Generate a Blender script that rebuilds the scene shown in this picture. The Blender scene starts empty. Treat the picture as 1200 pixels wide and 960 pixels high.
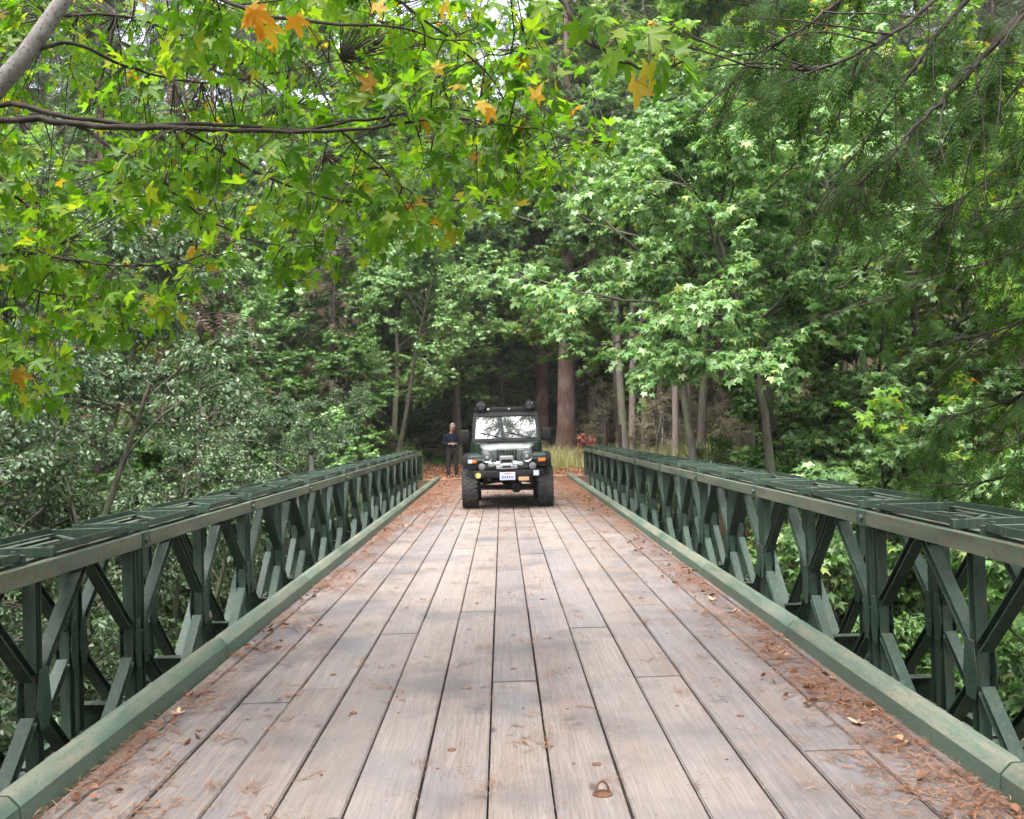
import bpy, bmesh, math, random
import numpy as np
from mathutils import Vector, Matrix
R = math.radians
PI = math.pi
scene = bpy.context.scene
C = scene.collection

# ------------------------------------------------------------------ camera
F_PX = 1137.0
CAM = Vector((0.0, 0.0, 1.6))
cam_rot = (Matrix.Rotation(R(-0.62), 3, 'Z') @ Matrix.Rotation(R(90 + 1.14), 3, 'X') @ Matrix.Rotation(R(-1.7), 3, 'Z'))
cd = bpy.data.cameras.new('camera'); cam = bpy.data.objects.new('camera', cd); C.objects.link(cam)
cam.matrix_world = Matrix.Translation(CAM) @ cam_rot.to_4x4()
cd.sensor_width = 36; cd.lens = F_PX / 1200 * 36; cd.clip_start = 0.05; cd.clip_end = 1500
scene.camera = cam

def at(px, py, Y):
    d = cam_rot @ Vector(((px - 600) / F_PX, -(py - 480) / F_PX, -1))
    return CAM + d * (Y / d.y)

# ------------------------------------------------------------------ object helpers
def link(name, me, parent=None, loc=None):
    o = bpy.data.objects.new(name, me); C.objects.link(o)
    if parent is not None: o.parent = parent
    if loc is not None: o.location = loc
    return o
def tag(o, label, cat=None, group=None, kind=None):
    if label: o['label'] = label
    if cat: o['category'] = cat
    if group: o['group'] = group
    if kind: o['kind'] = kind
    return o
def thing(name, label, cat, loc=(0, 0, 0), rz=0, group=None):
    o = bpy.data.objects.new(name, None); C.objects.link(o)
    o.empty_display_size = 0.2
    o.location = loc; o.rotation_euler = (0, 0, rz)
    return tag(o, label, cat, group)
KIDS = {}
def kids(o):
    return [c for c in bpy.data.objects if c.parent is o]
def copy_tree(o, parent=None, tree=None):
    c = o.copy(); C.objects.link(c)
    if parent is not None: c.parent = parent
    for ch in kids(o): copy_tree(ch, c)
    return c

class MB:
    """collects simple bevelled shapes in one bmesh"""
    def __init__(s): s.bm = bmesh.new()
    def _x(s, verts, M, mi=0):
        for v in verts: v.co = M @ v.co
        if mi:
            for f in set(f for v in verts for f in v.link_faces): f.material_index = mi
    def box(s, c, d, rot=None, bev=0.0, mi=0, seg=1):
        r = bmesh.ops.create_cube(s.bm, size=1.0)
        vs = r['verts']
        for v in vs: v.co = Vector((v.co.x * d[0], v.co.y * d[1], v.co.z * d[2]))
        if bev > 0:
            es = list(set(e for v in vs for e in v.link_edges))
            b = bmesh.ops.bevel(s.bm, geom=es, offset=bev, segments=seg, affect='EDGES', profile=0.5)
            vs = list(set([v for v in b['verts']] + [v for f in b['faces'] for v in f.verts]))
        M = Matrix.Translation(Vector(c))
        if rot is not None: M = M @ rot.to_4x4()
        s._x(vs, M, mi); return s
    def cyl(s, p0, p1, r0, r1=None, n=16, mi=0, caps=True):
        p0, p1 = Vector(p0), Vector(p1); r1 = r0 if r1 is None else r1
        d = p1 - p0
        r = bmesh.ops.create_cone(s.bm, cap_ends=caps, cap_tris=False, segments=n, radius1=r0, radius2=r1, depth=d.length)
        M = Matrix.Translation((p0 + p1) / 2) @ d.to_track_quat('Z', 'Y').to_matrix().to_4x4()
        s._x(r['verts'], M, mi); return s
    def tube(s, pts, r, n=8, mi=0):
        for a, b in zip(pts[:-1], pts[1:]): s.cyl(a, b, r, n=n, mi=mi)
        return s
    def lathe(s, prof, c, axis='Y', n=28, mi=0, cap=True):
        rings = []
        for (r, h) in prof:
            ring = []
            for k in range(n):
                a = 2 * PI * k / n
                if axis == 'Y': p = (r * math.cos(a), h, r * math.sin(a))
                elif axis == 'X': p = (h, r * math.cos(a), r * math.sin(a))
                else: p = (r * math.cos(a), r * math.sin(a), h)
                ring.append(s.bm.verts.new(Vector(c) + Vector(p)))
            rings.append(ring)
        for A, B in zip(rings[:-1], rings[1:]):
            for k in range(n):
                f = s.bm.faces.new((A[k], A[(k + 1) % n], B[(k + 1) % n], B[k])); f.material_index = mi
        if cap:
            for A in (rings[0], rings[-1]):
                f = s.bm.faces.new(A); f.material_index = mi
        return s
    def loft(s, secs, mi=0, cap=True):
        rings = [[s.bm.verts.new(Vector(p)) for p in sec] for sec in secs]
        n = len(secs[0])
        for A, B in zip(rings[:-1], rings[1:]):
            for k in range(n):
                f = s.bm.faces.new((A[k], A[(k + 1) % n], B[(k + 1) % n], B[k])); f.material_index = mi
        if cap:
            for A in (rings[0], rings[-1]):
                f = s.bm.faces.new(A); f.material_index = mi
        return s
    def mesh(s, name, mats, smooth=None):
        bmesh.ops.recalc_face_normals(s.bm, faces=s.bm.faces)
        me = bpy.data.meshes.new(name); s.bm.to_mesh(me); s.bm.free()
        for m in (mats if isinstance(mats, (list, tuple)) else [mats]): me.materials.append(m)
        if smooth:
            me.polygons.foreach_set('use_smooth', [True] * len(me.polygons))
            try: me.set_sharp_from_angle(angle=R(smooth))
            except Exception: pass
        return me
    def obj(s, name, mats, parent=None, smooth=None, loc=None):
        return link(name, s.mesh(name, mats, smooth), parent, loc)

def np_mesh(name, V, F, mat, smooth=False):
    """V (n,3), F list of arrays (m,k)"""
    me = bpy.data.meshes.new(name)
    V = np.ascontiguousarray(V, dtype=np.float32)
    if not isinstance(F, list): F = [F]
    loops = np.concatenate([f.reshape(-1) for f in F]).astype(np.int32)
    sizes = np.concatenate([np.full(len(f), f.shape[1]) for f in F]).astype(np.int32)
    starts = np.concatenate([[0], np.cumsum(sizes)[:-1]]).astype(np.int32)
    me.vertices.add(len(V)); me.vertices.foreach_set('co', V.ravel())
    me.loops.add(len(loops)); me.loops.foreach_set('vertex_index', loops)
    me.polygons.add(len(sizes)); me.polygons.foreach_set('loop_start', starts)
    if smooth: me.polygons.foreach_set('use_smooth', np.ones(len(sizes), bool))
    me.update(calc_edges=True); me.validate()
    me.materials.append(mat)
    return me

# ------------------------------------------------------------------ materials
def newmat(name):
    m = bpy.data.materials.new(name); m.use_nodes = True
    nt = m.node_tree
    for n in list(nt.nodes): nt.nodes.remove(n)
    out = nt.nodes.new('ShaderNodeOutputMaterial')
    b = nt.nodes.new('ShaderNodeBsdfPrincipled')
    nt.links.new(b.outputs[0], out.inputs[0])
    return m, nt, b, out
def N(nt, t, **kw):
    n = nt.nodes.new('ShaderNode' + t)
    for k, v in kw.items():
        if k.startswith('i_'):
            key = k[2:]; key = int(key) if key.isdigit() else key.replace('_', ' ')
            n.inputs[key].default_value = v
        else: setattr(n, k, v)
    return n
def ramp(nt, src, stops, interp='LINEAR'):
    n = nt.nodes.new('ShaderNodeValToRGB'); n.color_ramp.interpolation = interp
    cr = n.color_ramp
    while len(cr.elements) > 1: cr.elements.remove(cr.elements[-1])
    cr.elements[0].position = stops[0][0]; cr.elements[0].color = (*stops[0][1], 1) if len(stops[0][1]) == 3 else stops[0][1]
    for p, c in stops[1:]:
        e = cr.elements.new(p); e.color = (*c, 1)
    if src is not None: nt.links.new(src, n.inputs[0])
    return n
def g(v): return (v, v, v)
def mix(nt, a, b, fac, mode='MIX'):
    n = nt.nodes.new('ShaderNodeMix'); n.data_type = 'RGBA'; n.blend_type = mode
    for i, s in ((0, fac), (6, a), (7, b)):
        if hasattr(s, 'links'): nt.links.new(s, n.inputs[i])
        else: n.inputs[i].default_value = (*s, 1) if isinstance(s, tuple) else s
    return n.outputs[2]
def noise(nt, vec, scale, detail=4, rough=.55, dist=0):
    n = N(nt, 'TexNoise'); n.inputs['Scale'].default_value = scale; n.inputs['Detail'].default_value = detail
    n.inputs['Roughness'].default_value = rough; n.inputs['Distortion'].default_value = dist
    if vec is not None: nt.links.new(vec, n.inputs['Vector'])
    return n.outputs['Fac']
def mapping(nt, vec, scale=(1, 1, 1), loc=(0, 0, 0)):
    n = N(nt, 'Mapping'); n.inputs['Scale'].default_value = scale; n.inputs['Location'].default_value = loc
    nt.links.new(vec, n.inputs['Vector']); return n.outputs[0]
def math_(nt, op, a, b=None, clamp=False):
    n = N(nt, 'Math', operation=op, use_clamp=clamp)
    for i, s in enumerate((a, b)):
        if s is None: continue
        if hasattr(s, 'links'): nt.links.new(s, n.inputs[i])
        else: n.inputs[i].default_value = s
    return n.outputs[0]
def bump(nt, h, bsdf, strength=.3, dist=.01):
    n = N(nt, 'Bump'); n.inputs['Strength'].default_value = strength; n.inputs['Distance'].default_value = dist
    nt.links.new(h, n.inputs['Height']); nt.links.new(n.outputs[0], bsdf.inputs['Normal'])

def leaf_mat(name, stops, transl=.45, rough=.42, spec=.5, tcol=(1.35, 1.25, .55), objvar=.25):
    """leaf blades: reflecting skin plus light that passes through; tint differs from leaf to leaf"""
    m, nt, b, out = newmat(name)
    geo = N(nt, 'NewGeometry'); oi = N(nt, 'ObjectInfo')
    cr = ramp(nt, geo.outputs['Random Per Island'], stops)
    v = math_(nt, 'MULTIPLY_ADD', oi.outputs['Random'], objvar); v.node.inputs[2].default_value = 1 - objvar / 2
    hsv = N(nt, 'HueSaturation'); nt.links.new(cr.outputs[0], hsv.inputs['Color']); nt.links.new(v, hsv.inputs['Value'])
    col = hsv.outputs[0]
    nt.links.new(col, b.inputs['Base Color'])
    b.inputs['Roughness'].default_value = rough; b.inputs['Specular IOR Level'].default_value = spec
    t = N(nt, 'BsdfTranslucent')
    nt.links.new(mix(nt, col, tcol, 1.0, 'MULTIPLY'), t.inputs['Color'])
    ms = N(nt, 'MixShader'); ms.inputs[0].default_value = transl
    nt.links.new(b.outputs[0], ms.inputs[1]); nt.links.new(t.outputs[0], ms.inputs[2])
    nt.links.new(ms.outputs[0], out.inputs[0])
    return m
def bark_mat(name, c0, c1, c2=None, scale=1.0, rough=.9):
    m, nt, b, out = newmat(name)
    tc = N(nt, 'TexCoord'); v = mapping(nt, tc.outputs['Object'], (14 * scale, 14 * scale, 3 * scale))
    n1 = noise(nt, v, 1.0, 6, .65)
    n2 = noise(nt, tc.outputs['Object'], 1.6 * scale, 3)
    cr = ramp(nt, n1, [(.3, c0), (.7, c1)])
    col = cr.outputs[0]
    if c2: col = mix(nt, col, c2, ramp(nt, n2, [(.45, g(0)), (.65, g(.8))]).outputs[0])
    nt.links.new(col, b.inputs['Base Color']); b.inputs['Roughness'].default_value = rough
    b.inputs['Specular IOR Level'].default_value = .2
    bump(nt, n1, b, .8, .02)
    return m
def plain(name, col, rough=.5, metal=0, spec=.5, var=.12, vs=6, coat=0):
    m, nt, b, out = newmat(name)
    tc = N(nt, 'TexCoord'); n1 = noise(nt, tc.outputs['Object'], vs, 5, .6)
    lo = tuple(max(0, c * (1 - var)) for c in col); hi = tuple(min(1, c * (1 + var)) for c in col)
    nt.links.new(ramp(nt, n1, [(.3, lo), (.7, hi)]).outputs[0], b.inputs['Base Color'])
    b.inputs['Roughness'].default_value = rough; b.inputs['Metallic'].default_value = metal
    b.inputs['Specular IOR Level'].default_value = spec; b.inputs['Coat Weight'].default_value = coat
    return m

YEL = (.52, .33, .03); ORA = (.48, .17, .02)
M_MAPLE_NEAR = leaf_mat('maple_leaf_near', [(0, (.06, .16, .012)), (.35, (.11, .25, .016)), (.7, (.17, .33, .022)), (.95, (.26, .36, .03)), (.985, (.38, .34, .03)), (1, (.36, .15, .02))], .62, .38, .45, (1.5, 1.5, .5), .05)
M_MAPLE_MID = leaf_mat('maple_leaf_pale', [(0, (.085, .19, .05)), (.5, (.16, .30, .095)), (.93, (.29, .42, .18)), (1, (.33, .36, .09))], .35, .36, .6, (1.2, 1.3, .6), .3)
M_MAPLE_WARM = leaf_mat('maple_leaf_warm', [(0, (.08, .18, .03)), (.6, (.14, .28, .035)), (.93, (.25, .36, .04)), (.97, (.42, .32, .03)), (1, (.4, .15, .02))], .5, .4, .5, (1.4, 1.4, .5), .3)
M_MAPLE_DEEP = leaf_mat('maple_leaf_deep', [(0, (.045, .105, .025)), (.6, (.075, .16, .035)), (1, (.13, .22, .05))], .35, .45, .5, (1.2, 1.3, .6), .4)
M_WILLOW = leaf_mat('small_glossy_leaf', [(0, (.04, .085, .028)), (.5, (.08, .15, .055)), (.85, (.14, .22, .11)), (1, (.28, .33, .22))], .28, .4, .6, (1.2, 1.3, .6), .3)
M_CONIF = leaf_mat('conifer_needles', [(0, (.028, .055, .02)), (.6, (.055, .10, .03)), (.93, (.09, .15, .045)), (1, (.14, .085, .04))], .25, .55, .35, (1.2, 1.3, .6), .4)
M_CONIF_NEAR = leaf_mat('conifer_needles_near', [(0, (.022, .06, .012)), (.6, (.04, .10, .018)), (.94, (.08, .16, .03)), (1, (.16, .08, .03))], .4, .65, .15, (1.3, 1.3, .5), .1)
M_BROWNNEEDLE = leaf_mat('brown_needles', [(0, (.06, .038, .028)), (.6, (.11, .07, .05)), (1, (.13, .12, .06))], .2, .6, .3, (1, 1, 1), .2)
M_REDLEAF = leaf_mat('red_leaf', [(0, (.2, .05, .04)), (.6, (.32, .09, .07)), (1, (.38, .2, .13))], .3, .5, .4, (1, 1, 1), .2)
M_GRASS = leaf_mat('dry_grass', [(0, (.16, .2, .07)), (.5, (.32, .33, .14)), (1, (.55, .48, .28))], .35, .6, .3, (1.1, 1.1, .7), .1)
M_DRYSH = leaf_mat('dry_shrub_leaf', [(0, (.2, .2, .1)), (.5, (.34, .34, .19)), (.85, (.42, .32, .24)), (1, (.5, .4, .3))], .4, .5, .4, (1.1, 1.1, .8), .3)
M_LITTER = leaf_mat('fallen_litter', [(0, (.10, .045, .028)), (.5, (.24, .108, .06)), (.8, (.35, .18, .105)), (1, (.46, .31, .20))], .15, .7, .25, (1, 1, 1), .05)
M_BARK_GREY = bark_mat('bark_grey', (.10, .09, .08), (.28, .26, .23), (.36, .34, .31), 1.2)
M_BARK_DARK = bark_mat('bark_dark', (.025, .02, .017), (.075, .06, .05), None, 1.0)
M_BARK_MAPLE = bark_mat('bark_maple', (.05, .042, .035), (.15, .13, .11), (.10, .13, .06), 1.0)
M_BARK_PALE = bark_mat('bark_pale', (.13, .105, .09), (.30, .255, .225), (.24, .19, .165), .7)
M_BARK_RED = bark_mat('bark_redwood', (.045, .024, .020), (.14, .085, .07), (.17, .13, .115), .5)

m, nt, b, out = newmat('bark_lichen')
tc = N(nt, 'TexCoord'); o_ = tc.outputs['Object']; n1 = noise(nt, o_, 9, 7, .7); n2 = noise(nt, o_, 55, 5, .7); vo = N(nt, 'TexVoronoi'); nt.links.new(o_, vo.inputs[0]); vo.inputs['Scale'].default_value = 38
c = ramp(nt, n1, [(.3, (.13, .12, .11)), (.6, (.27, .25, .235)), (.75, (.36, .35, .33))]).outputs[0]
c = mix(nt, c, (.05, .045, .04), ramp(nt, vo.outputs['Distance'], [(.14, g(.9)), (.26, g(0))]).outputs[0])
c = mix(nt, c, (.08, .07, .06), ramp(nt, n2, [(.55, g(0)), (.66, g(.8))]).outputs[0])
nt.links.new(c, b.inputs['Base Color']); b.inputs['Roughness'].default_value = .9; bump(nt, n2, b, .6, .01)
M_BARK_LICHEN = m
# ------------------------------------------------------------------ terrain
def sst(a, b, x):
    t = np.clip((x - a) / (b - a), 0, 1); return t * t * (3 - 2 * t)
def gz(x, y):
    x = np.asarray(x, float); y = np.asarray(y, float)
    sh = 1.2 * np.sin(x * .11 + .5) * sst(3, 10, np.abs(x))
    z = -3.6 * sst(-4.5, 3.5, y + sh) * (1 - sst(24.5, 31.2, y + sh))
    z = z + sst(44, 70, y) * (y - 44) * .42 + sst(22, 45, np.abs(x)) * (np.abs(x) - 22) * .30
    side = sst(3.2, 7, np.abs(x))
    z = z + side * (.22 * np.sin(x * .9 + y * .35) * np.cos(y * .7 - x * .2) + .12 * np.sin(x * 2.3 + 1) * np.sin(y * 1.9))
    return z
def gzf(x, y): return float(gz(x, y))
xs = np.concatenate([np.linspace(-260, -40, 40)[:-1], np.linspace(-40, 40, 161), np.linspace(40, 260, 40)[1:]])
ys = np.concatenate([np.linspace(-160, -20, 25)[:-1], np.linspace(-20, 60, 161), np.linspace(60, 300, 60)[1:]])
X, Y = np.meshgrid(xs, ys); Z = gz(X, Y)
Z = np.where(Y > 120, np.minimum(Z, 40 + 0 * Z), Z)
V = np.stack([X, Y, Z], -1).reshape(-1, 3); nx, ny = len(xs), len(ys)
I = np.arange(nx * ny).reshape(ny, nx)
Fq = np.stack([I[:-1, :-1], I[:-1, 1:], I[1:, 1:], I[1:, :-1]], -1).reshape(-1, 4)
m, nt, b, out = newmat('forest_floor')
tc = N(nt, 'TexCoord'); o_ = tc.outputs['Object']
n1 = noise(nt, o_, .6, 5); n2 = noise(nt, o_, 9, 6, .7); n3 = noise(nt, o_, 40, 3)
c = ramp(nt, n2, [(.3, (.05, .032, .02)), (.55, (.13, .085, .055)), (.75, (.22, .14, .09))]).outputs[0]
c = mix(nt, c, (.05, .075, .025), ramp(nt, n1, [(.45, g(0)), (.6, g(.7))]).outputs[0])
nt.links.new(c, b.inputs['Base Color']); b.inputs['Roughness'].default_value = .95; b.inputs['Specular IOR Level'].default_value = .15
bump(nt, math_(nt, 'ADD', n2, n3), b, .8, .05)
tag(link('ground', np_mesh('ground', V, Fq, m, True)), 'dark leaf strewn forest floor and creek banks', kind='structure')

# creek
m, nt, b, out = newmat('creek_water')
b.inputs['Base Color'].default_value = (.03, .045, .03, 1); b.inputs['Roughness'].default_value = .08
tc = N(nt, 'TexCoord'); bump(nt, noise(nt, tc.outputs['Object'], 3, 4), b, .3, .03)
mb = MB(); mb.box((0, 14, -3.55), (120, 9, .02)); tag(mb.obj('creek_water', m), 'shallow creek under the bridge', kind='structure')

# dirt track past the bridge
m, nt, b, out = newmat('track_dirt')
tc = N(nt, 'TexCoord'); o_ = tc.outputs['Object']
n1 = noise(nt, o_, 3, 6, .7); n2 = noise(nt, o_, 25, 4, .7)
c = ramp(nt, n2, [(.3, (.22, .10, .055)), (.5, (.36, .18, .11)), (.72, (.48, .30, .20))]).outputs[0]
c = mix(nt, c, (.42, .34, .28), ramp(nt, n1, [(.5, g(0)), (.62, g(.55))]).outputs[0])
nt.links.new(c, b.inputs['Base Color']); b.inputs['Roughness'].default_value = .95; b.inputs['Specular IOR Level'].default_value = .1
bump(nt, n2, b, .7, .03)
bm = bmesh.new(); prev = None
for k in range(30):
    y = 31.3 + k * .7; cx = -.05 * max(0, k - 6) ** 1.5 * .6; w = 2.9 + .25 * math.sin(k * .9)
    row = [bm.verts.new((cx + w * t, y, gzf(cx + w * t, y) + .012 + .03 * (1 - t * t))) for t in np.linspace(-1, 1, 9)]
    if prev:
        for i in range(8): bm.faces.new((prev[i], prev[i + 1], row[i + 1], row[i]))
    prev = row
me = bpy.data.meshes.new('dirt_track'); bm.to_mesh(me); bm.free(); me.materials.append(m)
me.polygons.foreach_set('use_smooth', [True] * len(me.polygons))
tag(link('dirt_track', me), 'dirt track strewn with fallen needles beyond the bridge', kind='structure')

# ------------------------------------------------------------------ bridge
m, nt, b, out = newmat('green_steel')
tc = N(nt, 'TexCoord'); o_ = tc.outputs['Object']; geo = N(nt, 'NewGeometry')
pos = geo.outputs['Position']
n1 = noise(nt, pos, 1.3, 5, .6); n2 = noise(nt, pos, 14, 6, .7); n3 = noise(nt, mapping(nt, pos, (30, 30, 3)), 1, 4)
c = ramp(nt, n1, [(.3, (.016, .036, .023)), (.7, (.044, .078, .054))]).outputs[0]
c = mix(nt, c, (.12, .16, .12), ramp(nt, n3, [(.5, g(0)), (.78, g(.5))]).outputs[0])
c = mix(nt, c, (.12, .06, .03), ramp(nt, n2, [(.58, g(0)), (.70, g(.8))]).outputs[0])
sep = N(nt, 'SeparateXYZ'); nt.links.new(geo.outputs['Normal'], sep.inputs[0])
dust = math_(nt, 'MULTIPLY', ramp(nt, sep.outputs[2], [(.85, g(0)), (.98, g(1))]).outputs[0], ramp(nt, n2, [(.35, g(.1)), (.62, g(.75))]).outputs[0])
c = mix(nt, c, (.17, .19, .145), dust)
nt.links.new(c, b.inputs['Base Color']); b.inputs['Roughness'].default_value = .5; b.inputs['Specular IOR Level'].default_value = .4
bump(nt, n2, b, .15, .004)
M_STEEL = m
m, nt, b, out = newmat('worn_chord_paint')
geo = N(nt, 'NewGeometry'); pos = geo.outputs['Position']
n1 = noise(nt, pos, 1.5, 5, .6); n2 = noise(nt, pos, 16, 6, .7); n3 = noise(nt, mapping(nt, pos, (25, .9, 9)), 1, 6, .65)
c = ramp(nt, n1, [(.3, (.04, .075, .05)), (.7, (.07, .12, .085))]).outputs[0]
c = mix(nt, c, (.15, .16, .11), ramp(nt, n3, [(.40, g(0)), (.62, g(.85))]).outputs[0])
c = mix(nt, c, (.13, .06, .03), ramp(nt, n2, [(.52, g(0)), (.63, g(.85))]).outputs[0])
nt.links.new(c, b.inputs['Base Color']); b.inputs['Roughness'].default_value = .6; bump(nt, n2, b, .2, .004)
M_CHORD = m
m, nt, b, out = newmat('kerb_paint')
geo = N(nt, 'NewGeometry'); pos = geo.outputs['Position']
n1 = noise(nt, pos, 1.7, 5, .6); n2 = noise(nt, pos, 11, 6, .7); n3 = noise(nt, mapping(nt, pos, (12, 1.5, 12)), 1, 5, .65)
c = ramp(nt, n1, [(.3, (.065, .112, .080)), (.7, (.095, .152, .112))]).outputs[0]
sep = N(nt, 'SeparateXYZ'); nt.links.new(geo.outputs['Normal'], sep.inputs[0])
wear = math_(nt, 'MULTIPLY', ramp(nt, sep.outputs[2], [(.25, g(.12)), (.6, g(1))]).outputs[0], ramp(nt, n3, [(.38, g(0)), (.62, g(.85))]).outputs[0])
c = mix(nt, c, (.21, .19, .14), wear)
c = mix(nt, c, (.13, .065, .035), ramp(nt, n2, [(.60, g(0)), (.70, g(.8))]).outputs[0])
c = mix(nt, c, (.045, .075, .055), ramp(nt, noise(nt, mapping(nt, pos, (60, 22, 60)), 1, 6, .75), [(.50, g(0)), (.64, g(.55))]).outputs[0])
nt.links.new(c, b.inputs['Base Color']); b.inputs['Roughness'].default_value = .5; bump(nt, n2, b, .12, .004)
M_KERB = m

m, nt, b, out = newmat('weathered_planks')
tc = N(nt, 'TexCoord'); o_ = tc.outputs['Object']; geo = N(nt, 'NewGeometry'); rnd = geo.outputs['Random Per Island']
off = N(nt, 'CombineXYZ'); nt.links.new(math_(nt, 'MULTIPLY', rnd, 37.0), off.inputs[2]); nt.links.new(math_(nt, 'MULTIPLY', rnd, 91.0), off.inputs[1])
va = N(nt, 'VectorMath', operation='ADD'); nt.links.new(o_, va.inputs[0]); nt.links.new(off.outputs[0], va.inputs[1]); ov = va.outputs[0]
gr = noise(nt, mapping(nt, ov, (42, 1.6, 1)), 1, 8, .72, .8)
fine = noise(nt, mapping(nt, ov, (190, 5, 1)), 1, 4, .7)
wv = N(nt, 'TexWave', wave_type='BANDS', bands_direction='X'); nt.links.new(mapping(nt, ov, (1, .11, 1)), wv.inputs['Vector']); wv.inputs['Scale'].default_value = 13; wv.inputs['Distortion'].default_value = 9; wv.inputs['Detail'].default_value = 3; wv.inputs['Detail Scale'].default_value = 1.6
blotch = noise(nt, mapping(nt, ov, (2.6, .9, 1)), 1, 5, .6)
blot2 = noise(nt, o_, 1.1, 5, .6)
c = ramp(nt, gr, [(.22, (.115, .100, .092)), (.40, (.185, .165, .154)), (.58, (.235, .213, .202)), (.8, (.30, .278, .265))]).outputs[0]
tint = ramp(nt, rnd, [(0, (.96, .86, .80)), (.3, (1.06, .97, .92)), (.5, (.92, .88, .87)), (.75, (1.13, 1.04, .97)), (1, (1.0, .90, .83))], 'CONSTANT').outputs[0]
c = mix(nt, c, tint, 1.0, 'MULTIPLY')
c = mix(nt, c, (.085, .08, .085), ramp(nt, blot2, [(.47, g(0)), (.66, g(.7))]).outputs[0])
c = mix(nt, c, (.15, .16, .185), ramp(nt, blotch, [(.52, g(0)), (.72, g(.5))]).outputs[0])
c = mix(nt, c, (.22, .145, .115), ramp(nt, blotch, [(.30, g(.55)), (.44, g(0))]).outputs[0])
c = mix(nt, c, (.09, .07, .06), ramp(nt, fine, [(.30, g(.75)), (.42, g(0))]).outputs[0])
c = mix(nt, c, (.14, .12, .11), ramp(nt, wv.outputs['Fac'], [(.0, g(.38)), (.30, g(0))]).outputs[0])
tr = N(nt, 'MapRange', interpolation_type='SMOOTHSTEP'); sx0 = N(nt, 'SeparateXYZ'); nt.links.new(o_, sx0.inputs[0])
nt.links.new(math_(nt, 'ABSOLUTE', math_(nt, 'SUBTRACT', math_(nt, 'ABSOLUTE', sx0.outputs[0]), .78)), tr.inputs[0]); tr.inputs[1].default_value = .1; tr.inputs[2].default_value = .5; tr.inputs[3].default_value = .22; tr.inputs[4].default_value = 0
c = mix(nt, c, (.33, .295, .275), math_(nt, 'MULTIPLY', tr.outputs[0], ramp(nt, noise(nt, mapping(nt, o_, (4, .5, 1)), 1, 6, .7), [(.3, g(.3)), (.6, g(1))]).outputs[0]))
ed = N(nt, 'MapRange'); nt.links.new(math_(nt, 'ABSOLUTE', sx0.outputs[0]), ed.inputs[0]); ed.inputs[1].default_value = 1.15; ed.inputs[2].default_value = 1.9; ed.inputs[3].default_value = 0; ed.inputs[4].default_value = .75
c = mix(nt, c, (.085, .08, .085), math_(nt, 'MULTIPLY', ed.outputs[0], ramp(nt, noise(nt, mapping(nt, o_, (3, .8, 1)), 1, 7, .75), [(.42, g(0)), (.58, g(1))]).outputs[0]))
# knots
vk = N(nt, 'TexVoronoi', feature='F1'); nt.links.new(mapping(nt, ov, (3.1, 1.25, 0)), vk.inputs['Vector']); vk.inputs['Scale'].default_value = 1
c = mix(nt, c, (.07, .055, .05), ramp(nt, vk.outputs['Distance'], [(.035, g(.85)), (.085, g(0))]).outputs[0])
vn = N(nt, 'TexVoronoi', feature='F1'); nt.links.new(mapping(nt, ov, (17, 9, 0)), vn.inputs['Vector']); vn.inputs['Scale'].default_value = 1
c = mix(nt, c, (.05, .04, .035), ramp(nt, vn.outputs['Distance'], [(.05, g(.7)), (.09, g(0))]).outputs[0])
# thin carpet of needle crumbs towards the far end and along the kerbs
sx = N(nt, 'SeparateXYZ'); nt.links.new(o_, sx.inputs[0])
ax = math_(nt, 'ABSOLUTE', sx.outputs[0])
edge = N(nt, 'MapRange'); nt.links.new(ax, edge.inputs[0]); edge.inputs[1].default_value = 1.0; edge.inputs[2].default_value = 2.05
edge.inputs[3].default_value = 0; edge.inputs[4].default_value = .09
fary = N(nt, 'MapRange'); nt.links.new(sx.outputs[1], fary.inputs[0]); fary.inputs[1].default_value = 11; fary.inputs[2].default_value = 26
fary.inputs[3].default_value = -.12; fary.inputs[4].default_value = .16
cov = math_(nt, 'ADD', math_(nt, 'ADD', edge.outputs[0], fary.outputs[0]), math_(nt, 'SUBTRACT', noise(nt, mapping(nt, o_, (2.4, 1.1, 1)), 1, 7, .75), .62))
spk = noise(nt, o_, 38, 5, .8)
cov2 = math_(nt, 'MULTIPLY', math_(nt, 'MULTIPLY', cov, 6.0, True), ramp(nt, spk, [(.40, g(.25)), (.55, g(1))]).outputs[0])
litc = ramp(nt, spk, [(.35, (.15, .07, .045)), (.6, (.31, .17, .115))]).outputs[0]
c = mix(nt, c, litc, cov2)
sd_ = N(nt, 'VectorMath', operation='DISTANCE'); wob = N(nt, 'TexNoise'); wob.inputs['Scale'].default_value = 14; wob.inputs['Detail'].default_value = 4; nt.links.new(o_, wob.inputs['Vector'])
wm = N(nt, 'VectorMath', operation='MULTIPLY_ADD'); nt.links.new(wob.outputs['Color'], wm.inputs[0]); wm.inputs[1].default_value = (.10, .14, 0); nt.links.new(o_, wm.inputs[2])
nt.links.new(wm.outputs[0], sd_.inputs[0]); sd_.inputs[1].default_value = (-.68, 4.12, 0)
c = mix(nt, c, (.045, .05, .06), ramp(nt, sd_.outputs['Value'], [(.035, g(.9)), (.06, g(0))]).outputs[0])
spt = N(nt, 'TexVoronoi', feature='F1'); nt.links.new(mapping(nt, o_, (2.2, 1.1, 0)), spt.inputs['Vector']); spt.inputs['Scale'].default_value = 1
c = mix(nt, c, (.07, .065, .07), math_(nt, 'MULTIPLY', ramp(nt, spt.outputs['Distance'], [(.05, g(.8)), (.20, g(0))]).outputs[0], ramp(nt, wob.outputs['Fac'], [(.42, g(0)), (.6, g(1))]).outputs[0]))
nt.links.new(c, b.inputs['Base Color'])
rr = ramp(nt, blotch, [(.3, g(.62)), (.7, g(.8))]).outputs[0]; nt.links.new(rr, b.inputs['Roughness'])
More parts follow.
